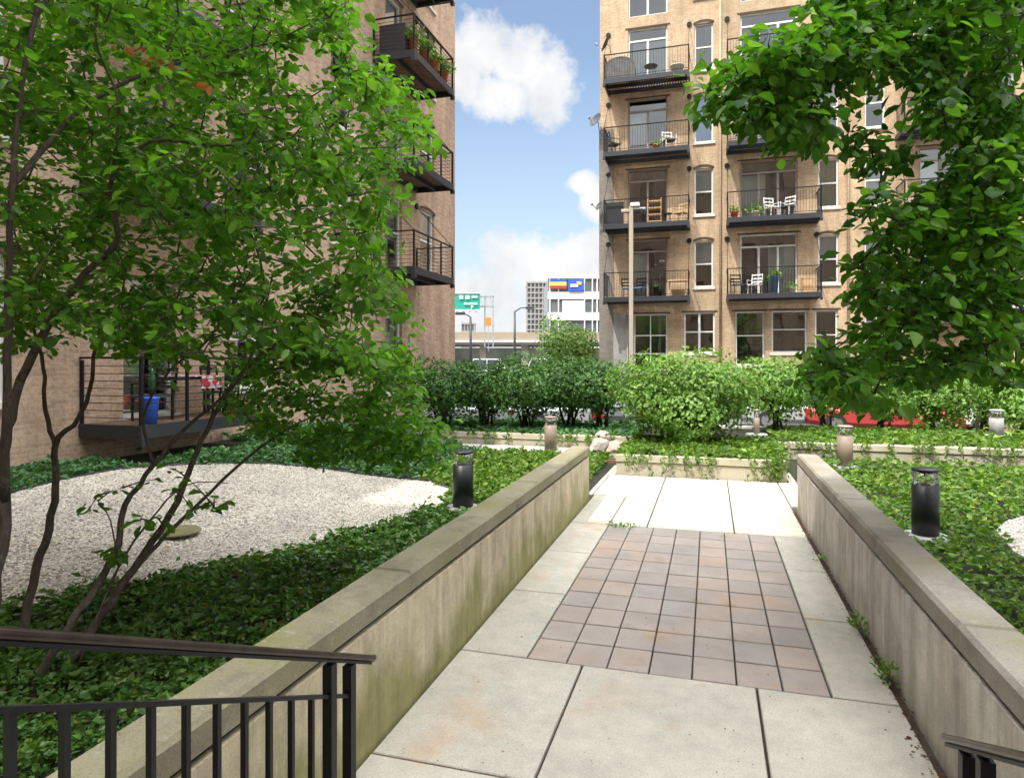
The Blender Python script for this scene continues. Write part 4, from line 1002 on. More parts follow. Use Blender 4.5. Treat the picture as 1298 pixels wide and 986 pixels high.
# satellite dishes
def dish(x, y, z, aim, label, r=.36):
    L = empty('satellite_dish', (x, y, z), label, 'satellite dish', 'satellite dishes on the buff block corner')
    A = Vector(aim).normalized(); xx = A.cross(Vector((0, 0, 1))).normalized(); yy_ = xx.cross(A)
    c = Vector((x, y, z)); vs = []; fs = []; n = 18; rings = 4
    for j in range(rings + 1):
        rr_ = r * j / rings
        for k in range(n):
            t = 2 * PI * k / n; vs.append(c + xx * rr_ * math.cos(t) * .9 + yy_ * rr_ * math.sin(t) + A * (.25 * (rr_ ** 2) / r))
    for j in range(rings):
        for k in range(n): fs.append((j * n + k, j * n + (k + 1) % n, (j + 1) * n + (k + 1) % n, (j + 1) * n + k))
    m_ = MB().add(vs, fs, True).add([v - A * .015 for v in vs], [tuple(reversed(q)) for q in fs], True); m_.build('reflector', 'dish', L)
    e = c + A * .42 - yy_ * .18
    MB().bar(c - yy_ * r * .9 + A * .05, e, .02).build('arm', 'galv', L)
    MB().bar(e - A * .06, e + A * .06, .08).build('receiver', 'base', L)
    MB().tube([c, c - A * .15, c - A * .2 - Vector((0, 0, .3))], .02, 8).build('mast', 'galv', L)
dish(RX0 - .10, RY - .42, rz(760, 157), (-.55, -.75, .5), 'dark satellite dish on the block corner beside the second highest balcony')
dish(RX0 + .5, RY - 1.25, FL[3] + 1.6, (-.9, -.2, .45), 'dark satellite dish above the top left balcony railing')
dish(RX0 + .05, RY - .42, FL[1] + 1.05, (-.6, -.7, .5), 'smaller satellite dish at the corner beside the privacy screen', .22)

# ------------------------------------------------------------------ lamp pole in the car park
p = at_depth(800, 470, 24.0)
lp = empty('lamp_post', (p.x, p.y, -.13), 'beige square lamp post in front of the buff block', 'lamp post')
zt = at_depth(800, 262, 24).z
MB().bbox(p.x - .07, p.x + .07, p.y - .07, p.y + .07, .25, zt, .01).build('pole', 'polepaint', lp)
MB().lathe([(.26, -.13), (.26, .22), (.2, .249), (0, .25)], (p.x, p.y, 0), 20).build('base', 'base', lp)
MB().bbox(p.x - .34, p.x - .072, p.y - .12, p.y + .12, zt - .2, zt - .10, .02).build('lamp_head', 'polepaint', lp)
MB().bbox(p.x - .02, p.x + .3, p.y - .1, p.y + .1, zt + .002, zt + .12, .02).build('bracket', 'white', lp)
MB().lathe([(.0, -.2), (.07, -.17), (.1, -.09), (.1, 0)], (p.x + .45, p.y - .05, zt - .1), 14).build('camera_dome', 'carglass', lp)
MB().bar((p.x + .09, p.y, zt - .08), (p.x + .5, p.y, zt - .08), .05).build('camera_arm', 'white', lp)

# ------------------------------------------------------------------ cars
def car(x, y, rz_, paint, label, kind='car', suv=False, grp='cars parked behind the shrubs', scale=1.0):
    L = empty('parked_car' if kind == 'car' else kind, (0, 0, 0), label, 'car' if kind != 'van' else 'van', grp)
    H = 1.75 if suv else 1.46; bl = .98 if suv else .88
    if kind == 'van': H = 2.2; bl = 1.15
    st = [(-2.25, .35, bl * .72, .74), (-2.15, .28, bl * .95, .84), (-1.6, .24, bl, .89), (-.6, .22, bl, .91), (.7, .22, bl, .91), (1.5, .24, bl * .93, .88), (2.05, .28, bl * .82, .80), (2.25, .36, bl * .62, .68)]
    vs = []; fs = []
    ring = lambda xx, z0, z1, hw: [(xx, -hw * .86, z0), (xx, -hw, z0 + .15), (xx, -hw, z1 - .14), (xx, -hw * .86, z1), (xx, hw * .86, z1), (xx, hw, z1 - .14), (xx, hw, z0 + .15), (xx, hw * .86, z0)]
    for q in st: vs += ring(*q)
    for k in range(len(st) - 1):
        for j in range(8): fs.append((k * 8 + j, k * 8 + (j + 1) % 8, (k + 1) * 8 + (j + 1) % 8, (k + 1) * 8 + j))
    fs += [tuple(range(8)), tuple(reversed(range(len(vs) - 8, len(vs))))]
    MB().add(vs, fs, False).build('body', paint, L)
    ra = -2.12 if suv or kind == 'van' else -1.55; fa = 1.45 if kind == 'van' else .95
    cab = [(ra, bl - .02, .82), (ra + .38, H - .05, .66), (fa - .72, H - .03, .66), (fa + .05, bl - .04, .80)]
    vs = [(a, s_ * w2, z_) for (a, z_, w2) in cab for s_ in (-1, 1)]
    MB().add(vs, [(0, 1, 3, 2), (4, 5, 7, 6), (2, 3, 5, 4), (0, 2, 4, 6), (1, 7, 5, 3), (0, 6, 7, 1)]).build('windows', 'carglass', L)
    rf = MB().bbox(ra + .36, fa - .70, -.68, .68, H - .055, H + .01, .03)
    for s_ in (-1, 1):
        rf.bar((ra, s_ * .80, bl), (ra + .40, s_ * .665, H - .03), .07).bar((fa - .74, s_ * .665, H - .03), (fa + .03, s_ * .79, bl - .03), .06).bar(((ra + fa) / 2, s_ * .825, bl), ((ra + fa) / 2 - .04, s_ * .67, H - .03), .06)
    rf.build('roof', paint, L)
    for wx in (-1.38, 1.38):
        for s_ in (-1, 1):
            t_ = MB().tube([(wx, s_ * .72, .33), (wx, s_ * .93, .33)], .33, 20); wo_ = t_.build('wheel', 'rubber', L)
            MB().tube([(wx, s_ * .931, .33), (wx, s_ * .94, .33)], .21, 16).build('rim', 'chrome', wo_)
    for s_ in (-1, 1):
        MB().bbox(-2.262, -2.1, s_ * .66 - .14, s_ * .66 + .14, bl * .66, bl * .88, .01).build('tail_light', 'redlamp', L)
        MB().bbox(2.08, 2.262, s_ * .58 - .16, s_ * .58 + .16, bl * .5, bl * .68, .01).build('headlight', 'lamp', L)
        MB().bbox(fa - .2, fa - .05, s_ * .97 - .06, s_ * .97 + .06, bl + .01, bl + .14, .01).build('mirror', paint, L)
    MB().box(-2.29, -2.262, -.8, .8, .34, .52).build('bumper', 'charcoal', L)
    L.location = (x, y, -.136); L.rotation_euler = (0, 0, rz_)
    return L
for (u, d, rz_, paint, lab, suv) in [
    (560, 24.0, .15, 'silver', 'silver car beneath the leftmost shrub next to the left building', False),
    (622, 22.6, .2, 'silver', 'pale silver car seen under the left shrub canopy', False),
    (684, 24.2, -2.9, 'charcoal', 'dark grey car seen between the middle shrub stems', False),
    (735, 22.3, .25, 'silver', 'silver car with red tail lamp under the shrubs right of the tan bollard', False),
    (782, 22.0, 1.75, 'charcoal', 'dark car with red tail light at the left edge of the lit bush', True),
    (1020, 23.2, .1, 'silver', 'silver car seen under the shrub beside the lit bush', False),
    (1118, 21.6, -.12, 'red', 'bright red car low behind the right planter', False),
    (1175, 22.5, .05, 'white', 'white car behind the shrubs right of the red car', False)]:
    q = at_depth(u, 0, d); car(q.x, q.y, rz_, paint, lab, suv=suv)
for (u, d, rz_, paint, lab, kd) in [
    (624, 66, .1, 'white', 'white van on the street beyond the shrubs', 'van'), (598, 40, .1, 'navy', 'blue car on the street beside the left block corner', 'car'),
    (650, 52, .2, 'silver', 'silver car on the street below the overpass', 'car'), (668, 44, .1, 'red', 'red car on the street below the far tree', 'car'),
    (738, 38, .1, 'white', 'white car on the street in front of the buff block corner', 'car'), (700, 58, .1, 'white', 'white van on the street under the far tree', 'van')]:
    q = at_depth(u, 0, d); c_ = car(q.x, q.y, rz_, paint, lab, kd, False, 'vehicles on the far street')
    c_.location.z = .205
tag(MB().box(-60, 60, 37.0, 75, -.13, .20).build('road', 'asphalt'), kind='structure')

# ------------------------------------------------------------------ far background
def bar_on(parent, name, u0, u1, v0, v1, d, mat, thick=.3):
    a = at_depth(u0, v0, d); b_ = at_depth(u1, v1, d); m_ = MB()
    fwd = Vector((-ST, CT, 0)) * thick
    vs = [Vector((a.x, a.y, b_.z)), Vector((b_.x, b_.y, b_.z)), Vector((b_.x, b_.y, a.z)), Vector((a.x, a.y, a.z))]
    m_.add(vs + [q + fwd for q in vs], [(0, 1, 2, 3), (7, 6, 5, 4), (0, 4, 5, 1), (1, 5, 6, 2), (2, 6, 7, 3), (3, 7, 4, 0)])
    return m_.build(name, mat, parent)
bar_on(None, 'hillside', 380, 900, 441, 470, 135, plain('dark_undergrowth', (.05, .055, .045), .95, .5, .25), 6)['kind'] = 'structure'
# overpass
q = at_depth(640, 440, 95); ov = empty('overpass', (q.x, q.y, 0), 'concrete overpass crossing behind the street between the two blocks', 'overpass')
bar_on(ov, 'deck', 420, 800, 431, 437, 95, 'conc', 14); bar_on(ov, 'barrier', 420, 800, 421, 430.8, 94.9, plain('parapet_tan', (.33, .27, .2), .9, .1, .4), .4)
for uu in (470, 560, 612, 665, 720, 790): bar_on(ov, 'pier', uu - 4, uu + 4, 437.2, 480, 96, 'conc', 2)
bar_on(ov, 'guard_band', 420, 800, 430.9, 434, 94.6, 'parapet', .25)
# overpass sign gantry
q = at_depth(615, 440, 88); gs = empty('highway_sign', (q.x, q.y, 0), 'green overhead highway sign on a steel gantry next to the left block', 'road sign')
bar_on(gs, 'sign_panel', 570, 608.5, 372, 393, 88, 'sign', .2)
bar_on(gs, 'sign_border', 570, 609, 371.4, 372.2, 87.9, 'white', .1); bar_on(gs, 'sign_border', 570, 609, 392.6, 393.3, 87.9, 'white', .1)
for (u0, u1, v0, v1) in [(582, 587, 374.5, 379), (590, 595, 374.5, 379), (598, 602, 375, 377.5), (602.6, 605, 375, 377.5), (588, 591.5, 384, 386), (592, 596, 384, 386), (596.4, 600, 384, 386), (600.5, 605, 384, 386), (597, 598.4, 387.5, 391.5), (598.4, 600, 387.5, 389)]:
    bar_on(gs, 'sign_lettering', u0, u1, v0, v1, 87.8, 'white', .05)
for uu in (614.5, 625): bar_on(gs, 'gantry_post', uu - .7, uu + .7, 375, 440, 89, 'galv', .25)
for vv in (376, 388.5): bar_on(gs, 'gantry_beam', 570, 626, vv - .7, vv + .7, 89, 'galv', .25)
for k in range(9):
    a = at_depth(573 + k * 6, 376, 89.1); b_ = at_depth(576 + k * 6, 388.5, 89.1); MB().bar(a, b_, .06).build('gantry_brace', 'galv', gs)
for uu in (578, 586, 594, 602): bar_on(gs, 'sign_lamp', uu, uu + 2.5, 394, 395.2, 87, 'galv', .6)
q = at_depth(619, 440, 84); og = empty('warning_sign', (q.x, q.y, 0), 'small orange rectangular sign right of the green highway sign', 'road sign')
bar_on(og, 'panel', 615.5, 622.5, 402.5, 413, 84, 'orange', .1); bar_on(og, 'post', 618.7, 619.3, 413, 445, 84.05, 'galv', .1)
def street_lamp(u, d, vtop, label, arm=1):
    q = at_depth(u, 440, d); L = empty('street_lamp', (q.x, q.y, 0), label, 'street lamp', 'street lamps by the overpass')
    t_ = at_depth(u, vtop, d)
    MB().tube([(q.x, q.y, 0), (q.x, q.y, t_.z)], [.16, .10], 8).build('pole', 'steel', L)
    e = Vector((t_.x + CT * arm * 1.4, t_.y, t_.z + .35)); MB().tube([t_, (t_ + e) / 2 + Vector((0, 0, .2)), e], .06, 6).build('arm', 'steel', L)
    MB().bbox(e.x - .1, e.x + .75, e.y - .2, e.y + .2, e.z - .12, e.z + .12, .03).build('lamp_head', 'steel', L)
street_lamp(652.5, 70, 395, 'dark street lamp with curved arm left of the grey tower', 1)
street_lamp(596.5, 62, 402, 'dark street lamp below the green highway sign', -1)
# grey tower
def tower(u0, u1, vt, d, name, label, nx, nz, wall, win, deep=20, bl_h=60, frames=True):
    a = at_depth(u0, vt, d); b_ = at_depth(u1, vt, d); L = empty(name, ((a.x + b_.x) / 2, (a.y + b_.y) / 2, 0), label, 'building', 'far buildings between the two blocks')
    bar_on(L, 'wall', u0, u1, vt, 470, d + .3, win, deep)
    W2 = u1 - u0
    z0 = 0; zt_ = a.z; nzs = nz
    g_ = MB(); fw = Vector((-ST, CT, 0)); rt = Vector((CT, ST, 0)); base = Vector((a.x, a.y, 0)); Wm = (b_ - a).length
    for i in range(nx + 1):
        c = base + rt * (Wm * i / nx); g_.bar(c, c + Vector((0, 0, zt_)), Wm / nx * .27, .35, up=fw)
    for j in range(nzs + 1):
        z_ = zt_ * j / nzs; g_.bar(base + Vector((0, 0, z_)), base + rt * Wm + Vector((0, 0, z_)), .4, zt_ / nzs * .24)
    g_.build('facade_grid', wall, L); bar_on(L, 'parapet', u0 - .3, u1 + .3, vt - 1, vt + 1, d - .3, wall, deep)
tower(668, 698, 358, 260, 'office_tower', 'grey concrete grid tower left of the white building', 6, 16, 'tower', 'towerwin')
tower(585, 601, 410, 420, 'office_building', 'small grey block below the green sign', 4, 5, 'tower', 'towerwin')
# white building with banners
d0 = 140
a = at_depth(696, 440, d0); wb = empty('white_building', (a.x, a.y, 0), 'white building with ribbon windows and colourful banners beside the buff block', 'building', 'far buildings between the two blocks')
bar_on(wb, 'wall', 695, 800, 353, 470, d0, 'towerwin', 20)
for (v0, v1) in ((348, 353), (370, 379), (396, 406), (424, 470)): bar_on(wb, 'white_band', 694.5, 800, v0, v1, d0 - .4, 'white', .5)
bar_on(wb, 'white_panel', 713, 741, 381, 396, d0 - .3, 'white', .3)
for uu in (697, 708, 741, 751, 757): bar_on(wb, 'mullion', uu - .7, uu + .7, 353, 424, d0 - .35, 'white', .3)
bar_on(wb, 'banner', 697, 718, 354, 357.5, d0 - .8, 'bluep', .1); bar_on(wb, 'banner', 697, 718, 357.5, 362, d0 - .8, 'yellow', .1); bar_on(wb, 'banner', 697, 718, 362, 366, d0 - .8, 'red', .1)
bar_on(wb, 'banner', 720, 740, 354, 369, d0 - .8, 'bluep', .1); bar_on(wb, 'banner_stripe', 723, 733, 360, 364, d0 - .95, 'parapet', .1); bar_on(wb, 'banner_stripe', 731, 737, 357, 361, d0 - .95, 'yellow', .1)

# ------------------------------------------------------------------ trees and shrubs
def grow(limbs, pts, leafn, size, droop, mats, L, leafmat, tmpl=OVAL, twr=.006, seg=.22, dead=None, lw=.66, spread=.16, limb_n=8):
    """limbs: list of (points, radii); pts: crown attractors. builds trunk, twigs, crown"""
    tm = MB(); nodes = []; nrad = []
    for P, R in limbs:
        P = [Vector(q) for q in P]; PP = []; RR = []
        for k in range(len(P) - 1):                     # smooth the polyline (Catmull-Rom)
            p0 = P[max(k - 1, 0)]; p1 = P[k]; p2 = P[k + 1]; p3 = P[min(k + 2, len(P) - 1)]
            for q in range(4):
                t = q / 4; PP.append(.5 * ((2 * p1) + (p2 - p0) * t + (2 * p0 - 5 * p1 + 4 * p2 - p3) * t * t + (3 * p1 - p0 - 3 * p2 + p3) * t ** 3)); RR.append(R[k] * (1 - t) + R[k + 1] * t)
        PP.append(P[-1]); RR.append(R[-1]); RR = [r * lw for r in RR]
        PP = [q + Vector((random.uniform(-1, 1), random.uniform(-1, 1), random.uniform(-1, 1))) * min(.012, RR[i] * .4) for i, q in enumerate(PP)]
        tm.tube(PP, RR, limb_n)
        for i, q in enumerate(PP):
            if i > len(PP) * .25: nodes.append(tuple(q)); nrad.append(RR[i])
    tm.build('trunk', mats, L)
    A = np.array(pts); Nn = np.array(nodes)
    d = np.min(np.linalg.norm(A[:, None, :] - Nn[None, :, :], axis=2), axis=1)
    order = np.argsort(d); tw = MB(); C = []; D = []; Nv = []; S = []
    nodes = [np.array(q) for q in nodes]; cap_ = len(nodes) + len(A) * 12
    buf = np.zeros((cap_, 3)); buf[:len(nodes)] = nodes; cnt = len(nodes)
    for ii in order:
        a = A[ii]; dd = np.linalg.norm(buf[:cnt] - a, axis=1)
        # prefer nodes that lie lower / inward so twigs rise outward
        j = int(np.argmin(dd + .25 * np.maximum(0, buf[:cnt, 2] - a[2]))); s0 = buf[j]; Lg = dd[j]
        if Lg < .05: continue
        k = max(2, int(Lg / seg) + 1); pl = []
        side = RNG.normal(size=3) * .07 * Lg
        for q in range(k + 1):
            t = q / k; pt = s0 + (a - s0) * t + np.array([0, 0, .16 * Lg]) * (4 * t * (1 - t)) * .6 + side * math.sin(PI * t); pl.append(pt)
        r0 = twr * (1 + min(Lg, 1.5) * .9)
        tw.tube(pl, [r0 * (1 - .75 * q / k) for q in range(k + 1)], 4, cap=False)
        for q in range(1, k + 1):
            if cnt < cap_: buf[cnt] = pl[q]; cnt += 1
        # leaves along the outer part
        pl = np.array(pl); n = leafn + int(RNG.integers(-2, 3)); lenf = min(Lg, .55)
        for q in range(n):
            t = 1 - (q / n) * (lenf / Lg) ; f_ = t * k; i0 = min(int(f_), k - 1); pt = pl[i0] + (pl[i0 + 1] - pl[i0]) * (f_ - i0)
            tg = pl[i0 + 1] - pl[i0]; tg = tg / (np.linalg.norm(tg) + 1e-9)
            sd_ = np.cross(tg, [0, 0, 1.0]); sd_ = sd_ / (np.linalg.norm(sd_) + 1e-9) * (1 if q % 2 else -1)
            dr = tg * RNG.uniform(.3, .9) + sd_ * RNG.uniform(.5, 1.1) + np.array([0, 0, -droop * RNG.uniform(.2, 1.6)]) + RNG.normal(size=3) * .18
            dr /= np.linalg.norm(dr); C.append(pt + dr * .02 + RNG.normal(size=3) * spread * np.array([1, 1, .45]) * .5); D.append(dr)
            nn = np.array([0, 0, 1.0]) + RNG.normal(size=3) * .38; Nv.append(nn); S.append(size * RNG.uniform(.42, 1.3))
    tw.build('twigs', mats, L)
    C_, D_, N_, S_ = map(np.array, (C, D, Nv, S)); pick = RNG.integers(0, 4, len(C_)); Vs = []; Ts = []; off = 0
    for q in range(4):                                   # flat, cupped, curled and narrow leaves
        m_ = pick == q; tv = tmpl[0] * [(1, 1, 1), (.92, 1, 2.6), (1, .95, -2.2), (.74, 1.08, 1.5)][q]
        if q == 2: tv = tv + np.stack([0 * tv[:, 0], 0 * tv[:, 0], -.3 * tv[:, 1] ** 2], 1)
        v_, t_ = leaves(C_[m_], D_[m_], N_[m_], S_[m_], (tv, tmpl[1])); Vs.append(v_); Ts.append(t_ + off); off += len(v_)
    V, T = np.concatenate(Vs), np.concatenate(Ts)
    tri_mesh('crown', V, T, leafmat, L, smooth=True)
    return len(C)
def sample_region(polys, n, df, clump=.0):
    """points of the crown volume: image-region outlines given a real spread of distances"""
    out = []
    us = [p[0] for P in polys for p in P[0]]; vs = [p[1] for P in polys for p in P[0]]
    for poly, frac, d0, d1 in polys:
        pu = [p[0] for p in poly]; pv = [p[1] for p in poly]; m_ = int(n * frac); got = 0
        while got < m_:
            u = RNG.uniform(min(pu), max(pu), m_ * 2); v = RNG.uniform(min(pv), max(pv), m_ * 2); k = in_poly(u, v, poly)
            if clump: k &= (wob(u / 60, v / 45, 1.0, 3) + RNG.uniform(-1, 1, len(u)) * .8) > -clump
            for a_, b_ in zip(u[k], v[k]):
                if got >= m_: break
                d = RNG.uniform(d0, d1); out.append(tuple(at_depth(a_, b_, d))); got += 1
    return out

# left multi-stem tree: three clumps of stems in the bed
def AD(lst): return [at_depth(u, v, d) for u, v, d in lst]
b1 = ground(26, 890)
crownL = [(0, -40), (420, -40), (455, 40), (488, 88), (528, 120), (540, 165), (556, 188), (542, 212), (512, 238), (500, 268), (482, 292), (470, 325), (500, 370), (530, 400), (520, 440), (500, 470),
          (420, 470), (330, 450), (250, 440), (150, 440), (90, 420), (40, 430), (0, 425)]
lowR = [(330, 430), (520, 440), (520, 490), (545, 530), (560, 575), (556, 602), (500, 590), (440, 578), (395, 590), (345, 560), (300, 530), (300, 470)]
edgeL = [(-260, -200), (0, -200), (0, 430), (-120, 420), (-260, 300)]
topL = [(-150, -260), (480, -260), (420, -30), (-150, -30)]
t1 = empty('courtyard_tree', tuple(ground(60, 850)), 'leafy multi stemmed tree leaning over the gravel at left', 'tree')
limbs = [
    (AD([(60, 880, 4.5), (115, 800, 4.7), (160, 735, 4.85), (205, 670, 5.0), (240, 600, 5.15), (262, 545, 5.3), (300, 480, 5.5), (345, 440, 5.7), (400, 400, 5.9), (450, 370, 6.1)]), [.05, .046, .042, .038, .033, .028, .024, .019, .014, .008]),
    (AD([(160, 735, 4.85), (200, 690, 5.1), (250, 640, 5.4), (320, 575, 5.8), (380, 535, 6.2), (430, 520, 6.4)]), [.028, .025, .021, .017, .012, .007]),
    (AD([(30, 895, 4.35), (75, 810, 4.4), (110, 760, 4.5), (148, 690, 4.7), (160, 640, 4.85), (195, 590, 5.0), (232, 545, 5.1), (300, 485, 5.0), (330, 420, 4.9), (345, 350, 4.8)]), [.045, .042, .038, .034, .030, .026, .021, .018, .012, .008]),
    (AD([(195, 590, 5.0), (182, 530, 5.0), (215, 470, 4.9), (265, 430, 4.8), (300, 360, 4.7)]), [.02, .017, .014, .011, .006]),
    (AD([(345, 440, 5.7), (330, 330, 5.8), (300, 240, 5.9), (350, 190, 6.1), (430, 180, 6.3), (500, 190, 6.5)]), [.018, .016, .014, .012, .009, .005]),
    (AD([(300, 480, 5.5), (400, 460, 5.9), (470, 470, 6.1), (520, 510, 6.3), (540, 560, 6.4)]), [.018, .015, .012, .009, .005]),
]
pts = sample_region([(lowR, .34, 5.3, 7.0), (crownL, .66, 5.0, 6.9)], 800, None, .35)
n1 = grow(limbs, pts, 15, .085, .35, 'bark', t1, 'leaf_l')
t2 = empty('courtyard_tree', tuple(ground(20, 800)), 'slender forked tree at the left edge in front of the brick wall', 'tree')
limbs = [
    (AD([(18, 850, 4.9), (38, 760, 5.1), (55, 690, 5.2), (72, 620, 5.3), (70, 565, 5.35), (100, 530, 5.35), (115, 490, 5.3), (122, 440, 5.2), (150, 405, 5.1), (160, 330, 5.0)]), [.055, .05, .045, .04, .035, .026, .023, .02, .015, .009]),
    (AD([(70, 565, 5.35), (58, 520, 5.3), (55, 465, 5.2), (40, 400, 5.1), (38, 330, 5.0)]), [.028, .025, .021, .016, .009]),
    (AD([(-30, 900, 4.0), (-8, 760, 4.2), (5, 640, 4.3), (8, 560, 4.35), (22, 500, 4.4), (50, 430, 4.4), (80, 385, 4.4), (110, 345, 4.4), (150, 300, 4.4), (140, 235, 4.35), (190, 180, 4.35), (280, 185, 4.4), (370, 175, 4.5)]), [.06, .057, .052, .048, .043, .039, .036, .033, .028, .021, .018, .012, .006]),
    (AD([(5, 640, 4.3), (10, 480, 4.2), (12, 350, 4.1), (15, 240, 4.0), (25, 120, 4.0), (45, 20, 4.0), (60, -90, 4.0), (80, -220, 4.1)]), [.04, .035, .030, .027, .024, .021, .018, .012]),
    (AD([(140, 235, 4.35), (150, 130, 4.4), (120, 40, 4.5), (150, -80, 4.6)]), [.02, .015, .012, .008]),
    (AD([(15, 240, 4.0), (90, 150, 4.3), (190, 90, 4.6), (320, 60, 5.0), (420, 40, 5.3)]), [.03, .024, .018, .012, .006]),
    (AD([(25, 120, 4.0), (-80, 20, 3.9), (-180, -100, 3.9)]), [.03, .02, .01]),
    (AD([(45, 20, 4.0), (150, -100, 4.4), (300, -180, 4.8)]), [.025, .018, .01]),
]
pts = sample_region([(crownL, .66, 3.9, 6.0), (edgeL, .13, 3.7, 5.5), ([(0, 370), (300, 380), (330, 470), (200, 470), (90, 440), (0, 450)], .05, 4.2, 5.4), (topL, .19, 3.9, 5.8)], 1000, None, .3)
n2 = grow(limbs, pts, 14, .082, .3, 'bark', t2, 'leaf_l')
# a few withered leaves high in the crown
Cn = []
for (u, v) in [(150 + i * 5.5 + random.uniform(-6, 6), 55 + i * 2.6 + random.uniform(-6, 6)) for i in range(22)]: Cn.append(tuple(at_depth(u, v, random.uniform(3.95, 4.2))))
Cn = np.array(Cn); V, T = leaves(Cn, RNG.normal(size=(len(Cn), 3)) + [0, 0, -.6], RNG.normal(size=(len(Cn), 3)), RNG.uniform(.035, .07, len(Cn)), OVAL)
tri_mesh('withered_leaves', V, T, 'dead', t2)
# low leafy shoots in front of the gravel
t3 = empty('sapling', tuple(ground(110, 850)), 'thin leafy shoots low over the gravel between the left stems', 'sapling')
limbs = [(AD([(100, 840, 4.4), (150, 720, 4.6), (190, 660, 4.7), (235, 615, 4.8), (290, 612, 4.9)]), [.014, .012, .010, .007, .004]), (AD([(150, 720, 4.6), (140, 660, 4.6), (120, 630, 4.6)]), [.010, .007, .004])]
pts = [tuple(at_depth(u + random.uniform(-10, 10), v + random.uniform(-8, 8), 4.7 + random.uniform(-.25, .25))) for u, v in [(110, 635), (150, 690), (160, 612), (195, 605), (200, 650), (215, 618), (235, 608), (290, 618), (185, 668), (140, 705), (160, 715), (240, 640), (280, 640), (200, 675), (120, 640), (205, 600), (150, 700), (265, 640)]]
grow(limbs, pts, 6, .08, .4, 'bark', t3, 'leaf_l', spread=.05)

# right tree: trunk beyond the frame, limbs reaching in
t4 = empty('courtyard_tree', tuple(at_depth(1420, 760, 5.6)) , 'dark leaved tree reaching in from the right over the path wall', 'tree')
t4.location.z = 0.02
tb_ = at_depth(1430, 0, 5.8); tb_.z = 0.0
limbs = [
    ([tb_, tb_ + Vector((.05, .1, 1.0))] + AD([(1400, 440, 5.7), (1370, 300, 5.6), (1330, 190, 5.5), (1268, 136, 5.3), (1228, 112, 5.2), (1180, 88, 5.1), (1120, 84, 5.0), (1060, 98, 4.9), (990, 110, 4.8), (930, 118, 4.8)]), [.13, .115, .10, .085, .07, .042, .034, .027, .021, .016, .010, .005]),
    (AD([(1228, 112, 5.2), (1170, 58, 5.2), (1110, 30, 5.2), (1040, 45, 5.1)]), [.022, .017, .012, .006]),
    (AD([(1232, 112, 5.3), (1240, 60, 5.5), (1250, 0, 5.7), (1230, -100, 5.8)]), [.022, .018, .014, .008]),
    (AD([(1400, 440, 5.7), (1340, 440, 5.5), (1290, 437, 5.3), (1235, 440, 5.1), (1190, 460, 5.0), (1130, 478, 4.9), (1060, 480, 4.8)]), [.04, .034, .028, .022, .017, .011, .006]),
    (AD([(1370, 300, 5.6), (1310, 300, 5.6), (1260, 310, 5.6), (1200, 290, 5.5), (1140, 280, 5.4), (1100, 260, 5.3)]), [.04, .032, .025, .018, .012, .006]),
    (AD([(1330, 190, 5.5), (1290, 0, 5.6), (1320, -150, 5.8)]), [.04, .03, .02]),
    (AD([(1400, 440, 5.7), (1480, 300, 6.0), (1560, 150, 6.2)]), [.05, .035, .015]),
    (AD([(1370, 300, 5.6), (1320, 380, 5.2), (1260, 400, 4.9), (1200, 395, 4.7), (1130, 400, 4.6)]), [.03, .024, .018, .012, .006]),
]
lobeA = [(905, 85), (922, 60), (958, 38), (1010, 30), (1045, 20), (1110, 30), (1140, 60), (1110, 98), (1080, 120), (1050, 145), (1040, 185), (1012, 202), (965, 170), (935, 142), (912, 120)]
lobeB = [(1040, -30), (1290, -30), (1290, 190), (1190, 170), (1165, 130), (1140, 90), (1075, 55), (1035, 20)]
lobeC = [(1160, 215), (1290, 180), (1290, 495), (1240, 470), (1170, 485), (1110, 515), (1040, 510), (1012, 488), (1018, 462), (1072, 425), (1072, 385), (1088, 335), (1106, 290), (1098, 258), (1130, 232)]
thin = [(1060, 150), (1090, 145), (1110, 165), (1150, 210), (1110, 225), (1075, 200)]
twig = [(884, 110), (905, 90), (925, 120), (920, 150), (895, 150)]
out_ = [(1290, -150), (1560, -150), (1600, 300), (1500, 500), (1290, 500)]
topR = [(1000, -260), (1500, -260), (1290, -40), (1040, -40)]
pts = sample_region([(lobeA, .15, 4.3, 5.4), (lobeB, .24, 4.5, 6.4), ([(1165, 120), (1300, 120), (1300, 420), (1230, 400), (1190, 260)], .10, 4.3, 6.0), (lobeC, .31, 4.3, 6.2), (thin, .012, 4.6, 5.2), (twig, .008, 4.6, 4.9), (out_, .12, 4.6, 7.0), (topR, .09, 4.5, 6)], 1150, None, .35)
n4 = grow(limbs, pts, 14, .10, .65, 'bark2', t4, 'leaf_r', twr=.008, lw=1.0)

